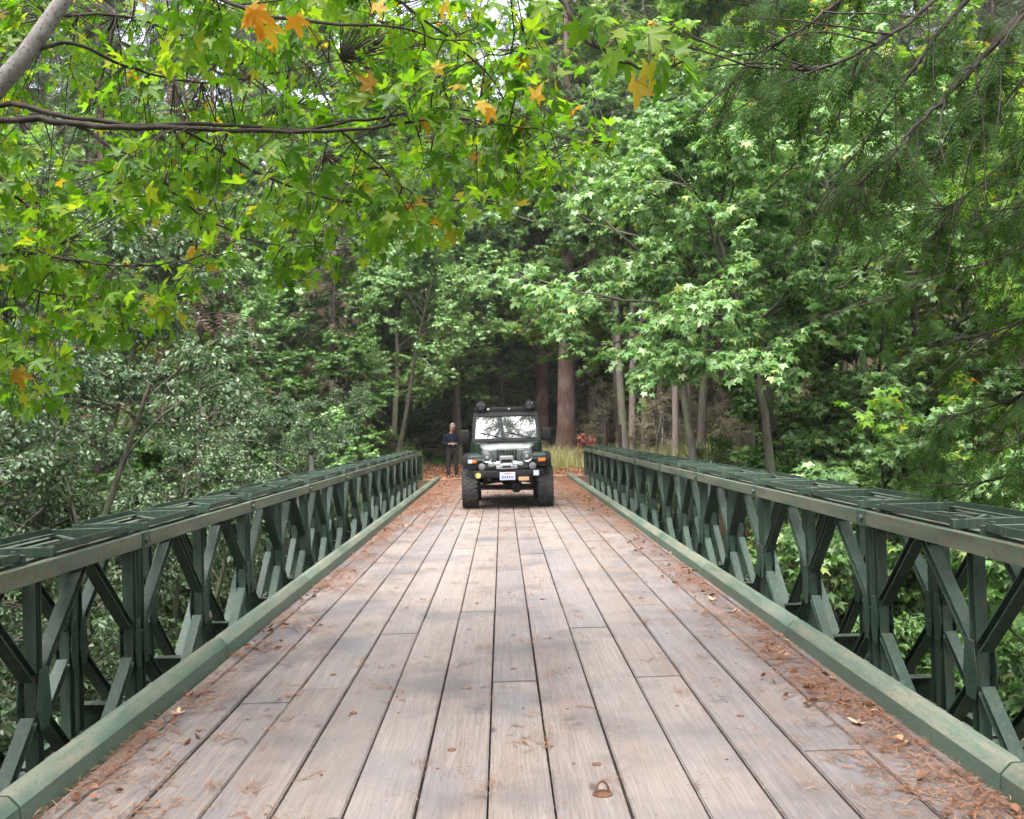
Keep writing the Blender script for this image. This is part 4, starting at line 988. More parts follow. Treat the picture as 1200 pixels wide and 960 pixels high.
for pts, r0 in boughs:
    P = px_branch(pts, rs=rs, n=6 * len(pts)); tb.add(P, np.linspace(r0, .004, len(P)), 6)
    nP = len(P)
    for j in range(7):                                    # bare side twigs
        k = rs.randint(nP // 4, nP - 1); dB = nrm(P[k + 1] - P[k]); Bq, _ = curve(P[k], nrm(dB + rs.normal(0, .35, 3) + np.array([0, 0, -.15])), rs.uniform(.5, 1.1), 6, rs, -.1, .12); tb.add(Bq, np.linspace(.006, .002, 7), 4)
    for j in range(31):
        t = rs.uniform(.2, 1) * (nP - 1); k = min(int(t), nP - 2); p0 = P[k] + (P[k + 1] - P[k]) * (t - k)
        dB = nrm(P[k + 1] - P[k]); d = nrm(dB * rs.uniform(.2, .9) + rs.normal(0, .5, 3) + np.array([0, 0, -.45]))
        Bq, _ = curve(p0, d, rs.uniform(.2, .6), 5, rs, -.5, .3); tb.add(Bq, np.linspace(.004, .0015, 6), 3)
        m_ = rs.randint(3, 7)
        for q in range(m_):
            kk = rs.randint(1, 6); dd = nrm(Bq[kk] - Bq[kk - 1]); sd = nrm(np.cross(dd, [0, 0, 1.]))
            LP.append(Bq[kk]); LA.append(nrm(dd + sd * rs.uniform(-.8, .8) + np.array([0, 0, -.35]))); LN.append(rs.normal(0, .45, 3) + np.array([0, -.2, 1.])); LS.append(rs.uniform(.09, .19))
link('trunk', tolocal(tb.mesh('trunk', M_BARK_DARK)), root)
link('needles', tolocal(leaves('needles', FERN, np.array(LP), np.array(LA), np.array(LN), np.array(LS), M_CONIF_NEAR)), root)

# ------------------------------------------------------------------ fallen litter on the deck
rs = np.random.RandomState(31)
def litter_field(n, gen):
    pts = gen(n); return pts
def dens(x, y):
    e = np.clip((np.abs(x) - .95) / 1.05, 0, 1); far = sst(13, 24, y); nz = .5 + .5 * np.sin(x * 5.1 + y * 1.7 + 2 * np.sin(y * .9)) * np.sin(y * 2.3 - x * 1.1)
    right = np.where(x > 0, 1.0, .7)
    return np.clip((.015 + 2.2 * e ** 6 * (.15 + nz) * right + .30 * e ** 1.5 * right * nz ** 3) + far * (.22 + .7 * e), 0, 1)
def sample(n, ymax=31.5, power=1.0):
    X_, Y_ = [], []
    while sum(map(len, X_)) < n:
        x = rs.uniform(-2.03, 2.03, n); y = 2.5 + (ymax - 2.5) * rs.uniform(0, 1, n) ** power
        k = rs.uniform(0, 1, n) < dens(x, y); X_.append(x[k]); Y_.append(y[k])
    return np.concatenate(X_)[:n], np.concatenate(Y_)[:n]
NEEDLE = (np.array([(-.02, 0, 0), (.02, 0, 0), (.018, .5, .05), (0, 1, 0), (-.018, .5, .05)]), np.array([(0, 1, 2), (0, 2, 4), (4, 2, 3)]))
def clumps(nc, lo, hi, power=1.0):
    cx, cy_ = sample(nc, power=power); X_, Y_, H_ = [], [], []
    for a_, b_ in zip(cx, cy_):
        m_ = rs.randint(lo, hi); near_k = abs(a_) > 1.6; sx_ = rs.uniform(.02, .06); sy_ = sx_ * rs.uniform(1, 4 if near_k else 2)
        u = rs.normal(0, sx_, m_); v = rs.normal(0, sy_, m_); X_.append(a_ + u); Y_.append(b_ + v); H_.append(np.exp(-(u / sx_) ** 2 / 2 - (v / sy_) ** 2 / 2) * rs.uniform(.004, .03 if near_k else .010))
    X_, Y_, H_ = map(np.concatenate, (X_, Y_, H_)); k = np.abs(X_) < 2.04; return X_[k], Y_[k], H_[k]
x, y = sample(16000); h = 0 * x
gx_ = rs.choice(np.array(gaps[1:-1]), 3200); x = np.concatenate([x, gx_ + rs.normal(0, .012, 3200)]); y = np.concatenate([y, 2.5 + 26 * rs.uniform(0, 1, 3200) ** 1.5]); h = 0 * x
x2, y2, h2 = clumps(3600, 12, 44, 1.5); x, y, h = np.concatenate([x, x2]), np.concatenate([y, y2]), np.concatenate([h, h2]); n = len(x)
az = rs.uniform(0, 6.3, n); A = np.stack([np.cos(az), np.sin(az), rs.uniform(-.05, .2, n)], -1)
z = .004 + rs.uniform(0, 1, n) * (.006 + h)
me = leaves('needle_litter', NEEDLE, np.stack([x, y, z], -1), A, np.array([[0, 0, 1.]]) + rs.normal(0, .2, (n, 3)), rs.uniform(.025, .075, n) * (1 + sst(12, 24, y) * .6), M_LITTER)
tag(link('needle_litter', me), 'rust-brown needles scattered along the kerbs and the far deck', kind='stuff')
x, y, h = clumps(2200, 2, 11, 1.5); n = len(x)
me_s = leaves('twig_litter', SPRAY_FINE, np.stack([x, y, .006 + rs.uniform(0, 1, n) * h], -1), np.stack([rs.normal(0, 1, n), rs.normal(0, 1, n), 0 * x + .06], -1), np.array([[0, 0, 1.]]) + rs.normal(0, .25, (n, 3)), rs.uniform(.05, .14, n), M_LITTER)
tag(link('twig_litter', me_s), 'dead brown conifer sprays lying on the planks', kind='stuff')
x, y, h = clumps(380, 1, 6, 1.4); k = (np.abs(x) > 1.55); x, y, h = x[k], y[k], h[k]; n = len(x)
CURL = (np.array([(0, 0, 0), (.3, .3, .22), (.22, .75, .3), (0, 1, .1), (-.22, .75, .3), (-.3, .3, .22), (0, .55, -.02)]), np.array([(0, 1, 6), (1, 2, 6), (2, 3, 6), (3, 4, 6), (4, 5, 6), (5, 0, 6)]))
me = leaves('leaf_litter', CURL, np.stack([x, y, .006 + h], -1), np.stack([rs.normal(0, 1, n), rs.normal(0, 1, n), rs.normal(0, .15, n)], -1), np.array([[0, 0, 1.]]) + rs.normal(0, .45, (n, 3)), rs.uniform(.025, .065, n), M_LITTER)
tag(link('leaf_litter', me), 'small dry curled leaves heaped against the kerbs', kind='stuff')
# litter on the track
n = 16000; x = rs.uniform(-3.4, 3.6, n); y = rs.uniform(31.6, 44, n)
z = gz(x, y) + .05 + rs.uniform(0, .03, n)
me = leaves('track_litter', LEAF_OVAL, np.stack([x, y, z], -1), np.stack([rs.normal(0, 1, n), rs.normal(0, 1, n), rs.normal(0, .2, n)], -1), np.array([[0, 0, 1.]]) + rs.normal(0, .4, (n, 3)), rs.uniform(.05, .12, n), M_LITTER)
tag(link('track_litter', me), 'fallen brown leaves and needles on the track', kind='stuff')
# big dry leaves one can point at
M_DRY = plain('dry_leaf', (.50, .33, .22), .75, var=.3, vs=30)
for (px, py, sz, a, lab) in [(838, 704, .075, 40, 'large pale curled dry leaf near the right kerb, farther of the pair'), (858, 717, .08, 200, 'large pale curled dry leaf near the right kerb, nearer of the pair'),
                             (1008, 848, .07, 100, 'orange-brown dry leaf lying beside the near right kerb'), (208, 838, .06, 10, 'dry maple leaf in the litter by the near left kerb')]:
    d = cam_rot @ Vector(((px - 600) / F_PX, -(py - 480) / F_PX, -1)); p = CAM + d * (-1.6 / d.z)
    T_, F_ = LEAF_FINE; Vv = T_.copy() * sz; Vv[:, 2] = -Vv[:, 2] * 1.7 + .004
    me = np_mesh('fallen_leaf', Vv, F_, M_DRY)
    o = link('fallen_leaf', me, None, (p.x, p.y, .003)); o.rotation_euler = (0, 0, R(a)); tag(o, lab, 'leaf', 'large fallen leaves')
    sm = o.modifiers.new('thick', 'SOLIDIFY'); sm.thickness = .001

# ------------------------------------------------------------------ off-road vehicle
def paint(name, col, rough=.28, coat=.35):
    m, nt, b, out = newmat(name)
    tc = N(nt, 'TexCoord'); n1 = noise(nt, tc.outputs['Object'], 3.5, 6, .65); n2 = noise(nt, tc.outputs['Object'], 30, 4, .7)
    sep = N(nt, 'SeparateXYZ'); nt.links.new(tc.outputs['Object'], sep.inputs[0])
    dirt = math_(nt, 'MULTIPLY', ramp(nt, sep.outputs[2], [(.55, g(.6)), (1.0, g(.05))]).outputs[0], ramp(nt, n2, [(.4, g(.1)), (.65, g(1))]).outputs[0])
    c = mix(nt, col, (.06, .055, .045), dirt)
    nt.links.new(c, b.inputs['Base Color'])
    nt.links.new(ramp(nt, n1, [(.35, g(rough)), (.7, g(rough + .15))]).outputs[0], b.inputs['Roughness'])
    b.inputs['Coat Weight'].default_value = coat; b.inputs['Specular IOR Level'].default_value = .35; b.inputs['Coat Roughness'].default_value = .08
    return m
M_PAINT = paint('dark_green_paint', (.006, .018, .013))
M_BLACK = plain('black_plastic', (.008, .008, .0085), .7, spec=.25, var=.35, vs=9)
M_TYRE = plain('tyre_rubber', (.035, .034, .033), .85, var=.5, vs=14)
M_CHROME = plain('chrome', (.50, .51, .53), .2, metal=1, var=.06)
M_ALU = plain('brushed_alloy', (.40, .40, .41), .35, metal=.85, var=.15)
M_AMBER = plain('amber_lens', (.50, .13, .02), .2, var=.1, coat=.6)
M_WHITE = plain('white_plate', (.40, .43, .50), .4, var=.05)
M_BLUEINK = plain('blue_ink', (.02, .03, .20), .5)
M_REDINK = plain('red_ink', (.45, .05, .05), .5)
M_YELLOW = plain('yellow_sticker', (.34, .34, .08), .5)
M_TAN = plain('tan_plate', (.35, .24, .13), .5)
M_DLENS = plain('smoked_lens', (.025, .025, .03), .12, var=.3, coat=1)
M_FLENS = plain('dusty_lens', (.22, .23, .25), .3, metal=.5, var=.3)
M_GRILLE = plain('grille_painted_sheen', (.04, .05, .045), .35, var=.3, coat=.5)  # paler than the body paint; silvery reflection put into the colour
M_VOID = plain('radiator_black', (.004, .004, .004), .9)
M_SEAT = plain('dark_seat', (.03, .03, .032), .8)
M_CHASSIS = plain('chassis_black', (.02, .018, .016), .7, var=.5)
m, nt, b, out = newmat('car_glass'); b.inputs['Base Color'].default_value = (.3, .34, .33, 1); b.inputs['Roughness'].default_value = .01
b.inputs['Transmission Weight'].default_value = .9; b.inputs['IOR'].default_value = 1.5; b.inputs['Specular IOR Level'].default_value = 1.0; b.inputs['Coat Weight'].default_value = 1.0; b.inputs['Coat Roughness'].default_value = 0.0; b.inputs['Coat IOR'].default_value = 1.6
M_GLASS = m
m, nt, b, out = newmat('lamp_lens'); b.inputs['Base Color'].default_value = (.8, .82, .85, 1); b.inputs['Roughness'].default_value = .05; b.inputs['Transmission Weight'].default_value = .95
tc = N(nt, 'TexCoord'); wv = N(nt, 'TexWave'); wv.inputs['Scale'].default_value = 12; nt.links.new(tc.outputs['Object'], wv.inputs[0]); bump(nt, wv.outputs['Fac'], b, .3, .01)
M_LENS = m

jeep = thing('off_road_vehicle', 'dark green open-road four-wheel-drive vehicle with roof lights standing at the far end of the deck', 'vehicle', (.08, 19.95, 0.0), 0)
JP = jeep
def cham(x0, x1, y0, y1, z0, z1, bev=.02, mat=None, name='panel', parent=None, seg=2):
    return MB().box(((x0 + x1) / 2, (y0 + y1) / 2, (z0 + z1) / 2), (x1 - x0, y1 - y0, z1 - z0), bev=bev, seg=seg).obj(name, mat or M_PAINT, parent or JP, 40)
# tub
mb = MB()
def sec(y, hw, z0, z1, r=.05):
    return [(-hw, y, z0), (-hw + .0, y, z1 - r), (-hw + r * .4, y, z1 - r * .2), (-hw + r * 1.2, y, z1), (hw - r * 1.2, y, z1), (hw - r * .4, y, z1 - r * .2), (hw, y, z1 - r), (hw, y, z0)]
mb.loft([sec(.62, .66, .72, 1.30), sec(.80, .755, .70, 1.335), sec(1.0, .765, .66, 1.34), sec(2.0, .765, .66, 1.34), sec(3.05, .765, .70, 1.34)])
mb.obj('body', M_PAINT, JP, 35)
# bonnet: rounded, tapering to the grille
mb = MB(); secs = []
for y, hw, zt_ in [(-.60, .49, 1.185), (-.575, .50, 1.215), (-.3, .53, 1.245), (.1, .57, 1.275), (.5, .62, 1.30), (.80, .655, 1.315)]:
    s_ = [(-hw, y, 1.02), (-hw, y, zt_ - .09), (-hw + .03, y, zt_ - .035), (-hw + .09, y, zt_ - .008), (-.2, y, zt_ + .008), (.2, y, zt_ + .008), (hw - .09, y, zt_ - .008), (hw - .03, y, zt_ - .035), (hw, y, zt_ - .09), (hw, y, 1.02)]
    secs.append(s_)
mb.loft(secs); hood = mb.obj('bonnet', M_PAINT, JP, 35)
for s in (-1, 1):
    MB().box((s * .50, -.36, 1.18), (.03, .07, .09), bev=.006).obj('latch', M_BLACK, hood)
mb = MB(); mb.box((0, .62, 1.322), (.8, .13, .014), bev=.004)
mb.obj('cowl_vent', M_BLACK, JP)
# grille: rounded plate with seven upright slots
gx = .0; mb = MB()
slots = [(-.18 + .06 * i) for i in range(7)]
edges = [-.50] + [v for s0 in slots for v in (s0 - .017, s0 + .017)] + [.50]
for i in range(0, len(edges), 2):
    a, b_ = edges[i], edges[i + 1]
    if i in (0, len(edges) - 2): mb.box(((a + b_) / 2, -.61, .995), (b_ - a, .045, .385), bev=.016, seg=2)
    else: mb.box(((a + b_) / 2, -.61, 1.03), (b_ - a, .035, .30), bev=.006)
mb.box((0, -.612, 1.178), (.40, .046, .05), bev=.01); mb.box((0, -.612, .83), (.40, .046, .10), bev=.01)
gr_ = mb.obj('grille', M_GRILLE, JP, 40)
MB().box((0, -.575, 1.0), (.42, .02, .34)).obj('radiator', M_VOID, gr_)
for s in (-1, 1):
    h = MB().lathe([(.112, 0), (.116, -.03), (.108, -.042), (.098, -.036), (.094, -.01), (.06, .01), (.02, .018), (.0, .02)], (s * .395, -.632, 1.055), 'Y', 32, cap=False).obj('headlight', M_CHROME, JP, 50)
    MB().lathe([(.095, -.024), (.09, -.036), (.06, -.050), (.03, -.056), (.0, -.058)], (s * .395, -.632, 1.055), 'Y', 32, cap=False).obj('lens', M_LENS, h, 60)
    MB().lathe([(.03, .0), (.03, -.03), (.0, -.032)], (s * .395, -.632, 1.055), 'Y', 16, cap=False).obj('bulb', M_WHITE, h)
    # fog lamps on the bumper
    f = MB().lathe([(.02, .04), (.07, .03), (.082, -.01), (.082, -.035), (.072, -.04), (.068, -.02), (.0, .0)], (s * .50, -.72, .865), 'Y', 28, cap=False).obj('fog_lamp', M_BLACK, JP, 50)
    MB().lathe([(.07, -.028), (.04, -.038), (.0, -.041)], (s * .50, -.72, .865), 'Y', 28, cap=False).obj('lens', M_FLENS, f, 60)
    # flat wing with wide flare
    mb = MB()
    out_ = [(-.50, .84), (-.53, .98), (-.50, 1.075), (-.44, 1.105), (.42, 1.12), (.56, 1.07), (.70, .86), (.74, .72)]
    inn = [(-.44, .84), (-.465, .97), (-.44, 1.035), (-.40, 1.06), (.38, 1.075), (.50, 1.03), (.63, .85), (.67, .72)]
    xi, xm, xo = s * .50, s * .76, s * .885
    for (xa, xb, dz) in ((xi, xm, 0),):
        for k in range(len(out_) - 1):
            A, B = out_[k], out_[k + 1]; a, b_ = inn[k], inn[k + 1]
            mb.loft([[(xa, A[0], A[1]), (xb, A[0], A[1]), (xb, a[0], a[1]), (xa, a[0], a[1])], [(xa, B[0], B[1]), (xb, B[0], B[1]), (xb, b_[0], b_[1]), (xa, b_[0], b_[1])]])
    mb.box((s * .64, -.50, .955), (.28, .03, .22), bev=.01)
    bmesh.ops.remove_doubles(mb.bm, verts=mb.bm.verts, dist=.0005)
    fen = mb.obj('wing', M_PAINT, JP, 35)
    mb = MB(); secs = []
    for (A, a) in zip(out_, inn):
        n_o = .018
        secs.append([(xm + s * .002, A[0], A[1] + .004), (xo - s * .03, A[0], A[1] - .002), (xo, A[0] * .99, A[1] - .03), (xo, a[0] * .99, a[1] - .03), (xo - s * .02, a[0], a[1] - .01), (xm + s * .002, a[0], a[1])])
    mb.loft(secs); mb.obj('flare', M_BLACK, fen, 40)
    sg = MB(); sg.box((s * .695, -.548, .965), (.20, .035, .10), bev=.012, seg=2)
    sig = sg.obj('turn_signal', M_BLACK, JP, 40)
    if s > 0: MB().box((.695, -.572, .968), (.15, .018, .07), bev=.008, seg=2).obj('lens', M_AMBER, sig, 40)
    else:
        MB().box((-.735, -.572, .968), (.09, .018, .075), bev=.008, seg=2).obj('lens', M_WHITE, sig, 40)  # white box stands in for the glare reflected off this lens
        MB().box((-.645, -.572, .968), (.08, .018, .07), bev=.008, seg=2).obj('lens', M_AMBER, sig, 40)
    # rear flare
    mb = MB(); secs = []
    for t in np.linspace(-.1, PI + .1, 11):
        cy_, cz = 2.37 + .55 * math.cos(t), .52 + .52 * math.sin(t)
        c2y, c2z = 2.37 + .50 * math.cos(t), .52 + .47 * math.sin(t)
        secs.append([(s * .74, cy_, cz), (s * .885, cy_, cz - .01), (s * .89, c2y, c2z), (s * .74, c2y, c2z)])
    mb.loft(secs); mb.obj('rear_flare', M_BLACK, JP, 40)
    # mirrors
    mr = MB().box((s * .88, .99, 1.47), (.20, .09, .27), bev=.03, seg=3).obj('mirror', M_BLACK, JP, 40)
    MB().box((s * .88, 1.037, 1.47), (.17, .006, .23)).obj('mirror_glass', M_CHROME, mr)
    MB().cyl((s * .74, 1.02, 1.36), (s * .84, .99, 1.42), .018, n=8).obj('mirror_arm', M_BLACK, mr)
    # doors
    d = MB().box((s * .768, 1.62, 1.02), (.02, .88, .56), bev=.008).obj('door', M_PAINT, JP, 40)
    MB().box((s * .783, 1.95, 1.2), (.02, .13, .035), bev=.006).obj('door_handle', M_BLACK, d)
    MB().box((s * .80, 1.35, .58), (.12, 1.3, .05), bev=.015).obj('side_step', M_BLACK, JP)
# bumper
bp = MB().box((0, -.77, .715), (1.36, .17, .145), bev=.018, seg=2)
for s in (-1, 1): bp.box((s * .70, -.755, .715), (.05, .14, .135), bev=.015)
bp = bp.obj('bumper', M_BLACK, JP, 40)
MB().lathe([(.056, 0), (.056, -.004), (.0, -.005)], (-.575, -.858, .70), 'Y', 24, cap=False).obj('round_sticker', M_YELLOW, bp)
MB().box((.565, -.859, .725), (.105, .006, .10)).obj('square_sticker', M_WHITE, bp)
MB().box((.32, -.85, .615), (.21, .012, .075), bev=.004).obj('tow_plate', M_TAN, bp)
pl = MB().box((0.0, -.872, .675), (.305, .008, .155), bev=.004).obj('licence_plate', M_WHITE, JP)
mb = MB()
for i in range(7): mb.box((-.105 + i * .035, -.878, .655), (.018, .003, .05)); 
mb.obj('plate_figures', M_BLUEINK, pl)
MB().box((0, -.8785, .728), (.12, .003, .016)).obj('plate_header', M_REDINK, pl)
for s in (-1, 1): MB().tube([Vector((s * .44, -.86, .70)) + Vector((0, -.05 * math.sin(t), .045 * math.cos(t))) for t in np.linspace(0, PI, 8)], .011, 8).obj('tow_hook', M_BLACK, bp)
# winch
wn = MB(); wn.box((-.01, -.78, .83), (.42, .15, .03), bev=.006); wn.cyl((-.28, -.76, .905), (.25, -.76, .905), .045, n=20)
for x in (-.18, .16): wn.cyl((x - .03, -.76, .905), (x + .03, -.76, .905), .068, n=20)
wn.box((-.31, -.76, .905), (.13, .10, .09), bev=.015); wn.box((.27, -.76, .905), (.10, .09, .08), bev=.015)
wn = wn.obj('winch', M_ALU, JP, 40)
mb = MB(); mb.box((-.01, -.80, 1.035), (.26, .14, .075), bev=.012, seg=2); mb.box((-.01, -.83, .86), (.27, .10, .10), bev=.012, seg=2)
for s in (-1, 1): mb.box((-.01 + s * .12, -.80, .94), (.03, .12, .14), bev=.006)
mb.obj('winch_cover', M_ALU, wn, 40)
MB().box((-.01, -.884, .86), (.17, .012, .035), bev=.004).obj('fairlead', M_BLACK, wn)
# underside
mb = MB(); mb.cyl((-.66, 0, .42), (.66, 0, .42), .045, n=14); mb.lathe([(.02, -.14), (.09, -.11), (.13, 0), (.11, .09), (.04, .16)], (.18, 0, .42), 'Y', 18)
mb.cyl((-.6, -.16, .40), (.6, -.16, .36), .02, n=8); mb.cyl((-.6, -.10, .46), (.3, -.14, .62), .018, n=8)
mb.obj('front_axle', M_CHASSIS, JP, 40)
mb = MB(); mb.cyl((-.66, 2.37, .42), (.66, 2.37, .42), .045, n=14); mb.lathe([(.02, -.14), (.12, -.08), (.13, .05), (.04, .14)], (0, 2.37, .42), 'Y', 18); mb.obj('rear_axle', M_CHASSIS, JP, 40)
for s in (-1, 1):
    MB().box((s * .38, 1.1, .64), (.09, 3.7, .12), bev=.01).obj('frame_rail', M_CHASSIS, JP)
    MB().cyl((s * .50, .05, .42), (s * .46, .0, .86), .03, n=10).obj('shock_absorber', M_RUST, JP, 50)
    q = MB(); pts = [Vector((s * .42 + .055 * math.cos(t), .02 + .055 * math.sin(t), .48 + t * .0098)) for t in np.linspace(0, 12 * PI, 90)]; q.tube(pts, .009, 5); q.obj('coil_spring', M_CHASSIS, JP)
MB().box((0, 1.2, .58), (.7, 1.6, .12), bev=.03).obj('transmission', M_CHASSIS, JP)
MB().cyl((.0, .3, .45), (.0, 2.3, .48), .03, n=10).obj('prop_shaft', M_CHASSIS, JP)
# windscreen frame + glass (leans back)
wl = [(-.735, 1.335), (.735, 1.335), (.695, 1.955), (-.695, 1.955)]
def wy(z): return .82 + (z - 1.335) * .36
mb = MB()
def bar(p, q, w_, t_): 
    a = Vector((p[0], wy(p[1]), p[1])); b_ = Vector((q[0], wy(q[1]), q[1])); d = b_ - a; n0 = Vector((0, -1, .36)).normalized(); tt = d.normalized(); u = n0.cross(tt)
    mb.box((a + b_) / 2, (w_, t_, d.length + w_ * .0), Matrix((u, n0, tt)).transposed(), bev=.01)
bar((-.70, 1.345), (-.665, 1.90), .075, .05); bar((.70, 1.345), (.665, 1.90), .075, .05); bar((-.735, 1.365), (.735, 1.365), .08, .052); bar((-.70, 1.91), (.70, 1.91), .095, .052)
ws = mb.obj('windscreen_frame', M_BLACK, JP, 40)
mb = MB(); zlo, zhi = 1.40, 1.868
P4 = [(-.668, zlo), (.668, zlo), (.638, zhi), (-.638, zhi)]
mb.loft([[(x, wy(z) - .006, z) for x, z in P4], [(x, wy(z) + .002, z) for x, z in P4]]); mb.obj('glass', M_GLASS, ws)
for (x0, x1) in ((-.42, -.02), (.16, .56)):
    mb = MB(); a, b_ = Vector((x0 + .42, wy(1.385) - .045, 1.385)), Vector((x0 + .02, wy(1.50) - .02, 1.50)); mb.cyl(a, b_, .008, n=6)
    mb.cyl(b_ + Vector((-.15, .0, .03)), b_ + Vector((.20, -.012, -.05)), .009, n=6); mb.obj('wiper', M_BLACK, ws)
# roof, sides, windows
mb = MB(); secs = []
for y, hw, z in [(1.02, .69, 1.95), (1.06, .70, 1.985), (1.6, .715, 2.01), (2.9, .70, 2.0), (3.0, .68, 1.96)]:
    secs.append([(-hw, y, z - .07), (-hw + .02, y, z - .02), (-hw + .12, y, z), (hw - .12, y, z), (hw - .02, y, z - .02), (hw, y, z - .07)])
mb.loft(secs); mb.obj('roof', M_BLACK, JP, 40)
for s in (-1, 1):
    for (ya, yb) in ((1.98, 2.08), (2.92, 3.0)):
        mb = MB(); mb.loft([[(s * .76, ya, 1.33), (s * .76, yb, 1.33), (s * .72, yb, 1.33), (s * .72, ya, 1.33)], [(s * .70, ya, 1.94), (s * .70, yb, 1.94), (s * .67, yb, 1.94), (s * .67, ya, 1.94)]]); mb.obj('pillar', M_BLACK, JP)
    mb = MB(); mb.loft([[(s * .752, 1.0, 1.34), (s * .752, 2.92, 1.34), (s * .742, 2.92, 1.34), (s * .742, 1.0, 1.34)], [(s * .69, 1.12, 1.935), (s * .69, 2.92, 1.935), (s * .68, 2.92, 1.935), (s * .68, 1.12, 1.935)]]); mb.obj('side_window', M_GLASS, JP)
MB().box((0, 2.97, 1.64), (1.34, .015, .58)).obj('rear_window', M_GLASS, JP)
# seats, wheel, dash
MB().box((0, 1.13, 1.26), (1.36, .22, .16), bev=.03).obj('dashboard', M_SEAT, JP)
for s in (-1, 1):
    MB().box((s * .36, 2.02, 1.32), (.46, .14, .62), Matrix.Rotation(R(-12), 3, 'X'), bev=.05, seg=3).obj('seat', M_SEAT, JP, 50)
    MB().box((s * .36, 2.1, 1.70), (.24, .09, .16), bev=.03, seg=2).obj('headrest', M_SEAT, JP, 50)
mb = MB(); mb.tube([Vector((.36 + .18 * math.cos(t), 1.36 + .05 * math.sin(t), 1.40 + .165 * math.sin(t))) for t in np.linspace(0, 2 * PI, 22)], .013, 6); mb.obj('steering_wheel', M_SEAT, JP)
mb = MB(); mb.tube([(-.66, 2.3, 1.3), (-.62, 2.3, 1.85), (-.55, 2.3, 1.9), (.55, 2.3, 1.9), (.62, 2.3, 1.85), (.66, 2.3, 1.3)], .028, 10); mb.obj('roll_bar', M_BLACK, JP, 50)
# light bar over the windscreen
lb = MB(); lb.box((0, 1.06, 2.03), (1.34, .06, .075), bev=.012)
for s in (-1, 1): lb.box((s * .66, 1.06, 2.0), (.03, .08, .15), bev=.008)
lb.box((0, 1.35, 2.07), (1.2, .035, .035)); lb.box((0, 2.2, 2.07), (1.2, .035, .035))
for s in (-1, 1): lb.box((s * .6, 1.75, 2.075), (.035, 1.4, .04))
lb = lb.obj('light_bar', M_BLACK, JP, 40)
for s in (-1, 1):
    q = MB().lathe([(.03, .10), (.08, .07), (.102, 0), (.105, -.03), (.094, -.036), (.088, -.015), (.0, .02)], (s * .525, .99, 2.115), 'Y', 28, cap=False).obj('spot_lamp', M_BLACK, lb, 50)
for x in (-.37, .08): MB().lathe([(.02, .0), (.022, -.02), (.0, -.024)], (x, 1.025, 2.035), 'Y', 12, cap=False).obj('marker_lamp', M_WHITE, lb)
for s in (-1, 1): MB().lathe([(.092, -.018), (.05, -.028), (.0, -.032)], (s * .525, .99, 2.115), 'Y', 28, cap=False).obj('spot_lens', M_DLENS, lb, 60)
# interior mirror
MB().box((-.02, 1.03, 1.80), (.24, .03, .065), bev=.012).obj('interior_mirror', M_SEAT, JP)
# wheels
def wheel_meshes():
    mb = MB(); r, w_ = .42, .157
    mb.lathe([(.225, -w_ + .02), (.25, -w_), (.36, -w_ - .004), (.395, -w_ + .012), (.408, -w_ + .04), (.408, w_ - .04), (.395, w_ - .012), (.36, w_ + .004), (.25, w_), (.225, w_ - .02)], (0, 0, 0), 'X', 56)
    n = 30
    for k in range(n):
        a = 2 * PI * k / n
        for j, x in enumerate((-.105, -.035, .035, .105)):
            aa = a + (PI / n if j % 2 else 0); c = Vector((x, .413 * math.cos(aa), .413 * math.sin(aa)))
            rot = Matrix.Rotation(aa - PI / 2, 3, 'X') @ Matrix.Rotation(R(18 if j % 2 else -18), 3, 'Z')
            mb.box(c, (.058, .052, .018), rot, bev=.003)
        for s in (-1, 1):
            c = Vector((s * .148, .395 * math.cos(a), .395 * math.sin(a))); mb.box(c, (.03, .05, .045), Matrix.Rotation(a - PI / 2, 3, 'X'), bev=.004)
    ty = mb.mesh('tyre', M_TYRE, 40)
    mb = MB(); mb.lathe([(.225, -w_ + .02), (.215, -.10), (.19, -.03), (.19, .06), (.205, .11), (.225, w_ - .02)], (0, 0, 0), 'X', 32, cap=False)
    mb.lathe([(.205, .07), (.15, .09), (.08, .075), (.05, .10), (.0, .105)], (0, 0, 0), 'X', 32, cap=False)
    mb.lathe([(.205, .055), (.0, .06)], (0, 0, 0), 'X', 32, cap=False)
    return ty, mb.mesh('rim', M_ALU, 40)
ty, rim = wheel_meshes()
for (x, y, s) in ((-.765, 0, -1), (.765, 0, 1), (-.765, 2.37, -1), (.765, 2.37, 1)):
    w0 = bpy.data.objects.new('wheel', None); C.objects.link(w0); w0.parent = JP; w0.location = (x, y, .422); w0.rotation_euler = (R(x * 40), 0, 0 if s > 0 else PI); w0.empty_display_size = .1
    link('tyre', ty, w0); link('rim', rim, w0)
w0 = bpy.data.objects.new('spare_wheel', None); C.objects.link(w0); w0.parent = JP; w0.location = (0, 3.25, 1.12); w0.rotation_euler = (0, 0, PI / 2)
link('tyre', ty, w0); link('rim', rim, w0)
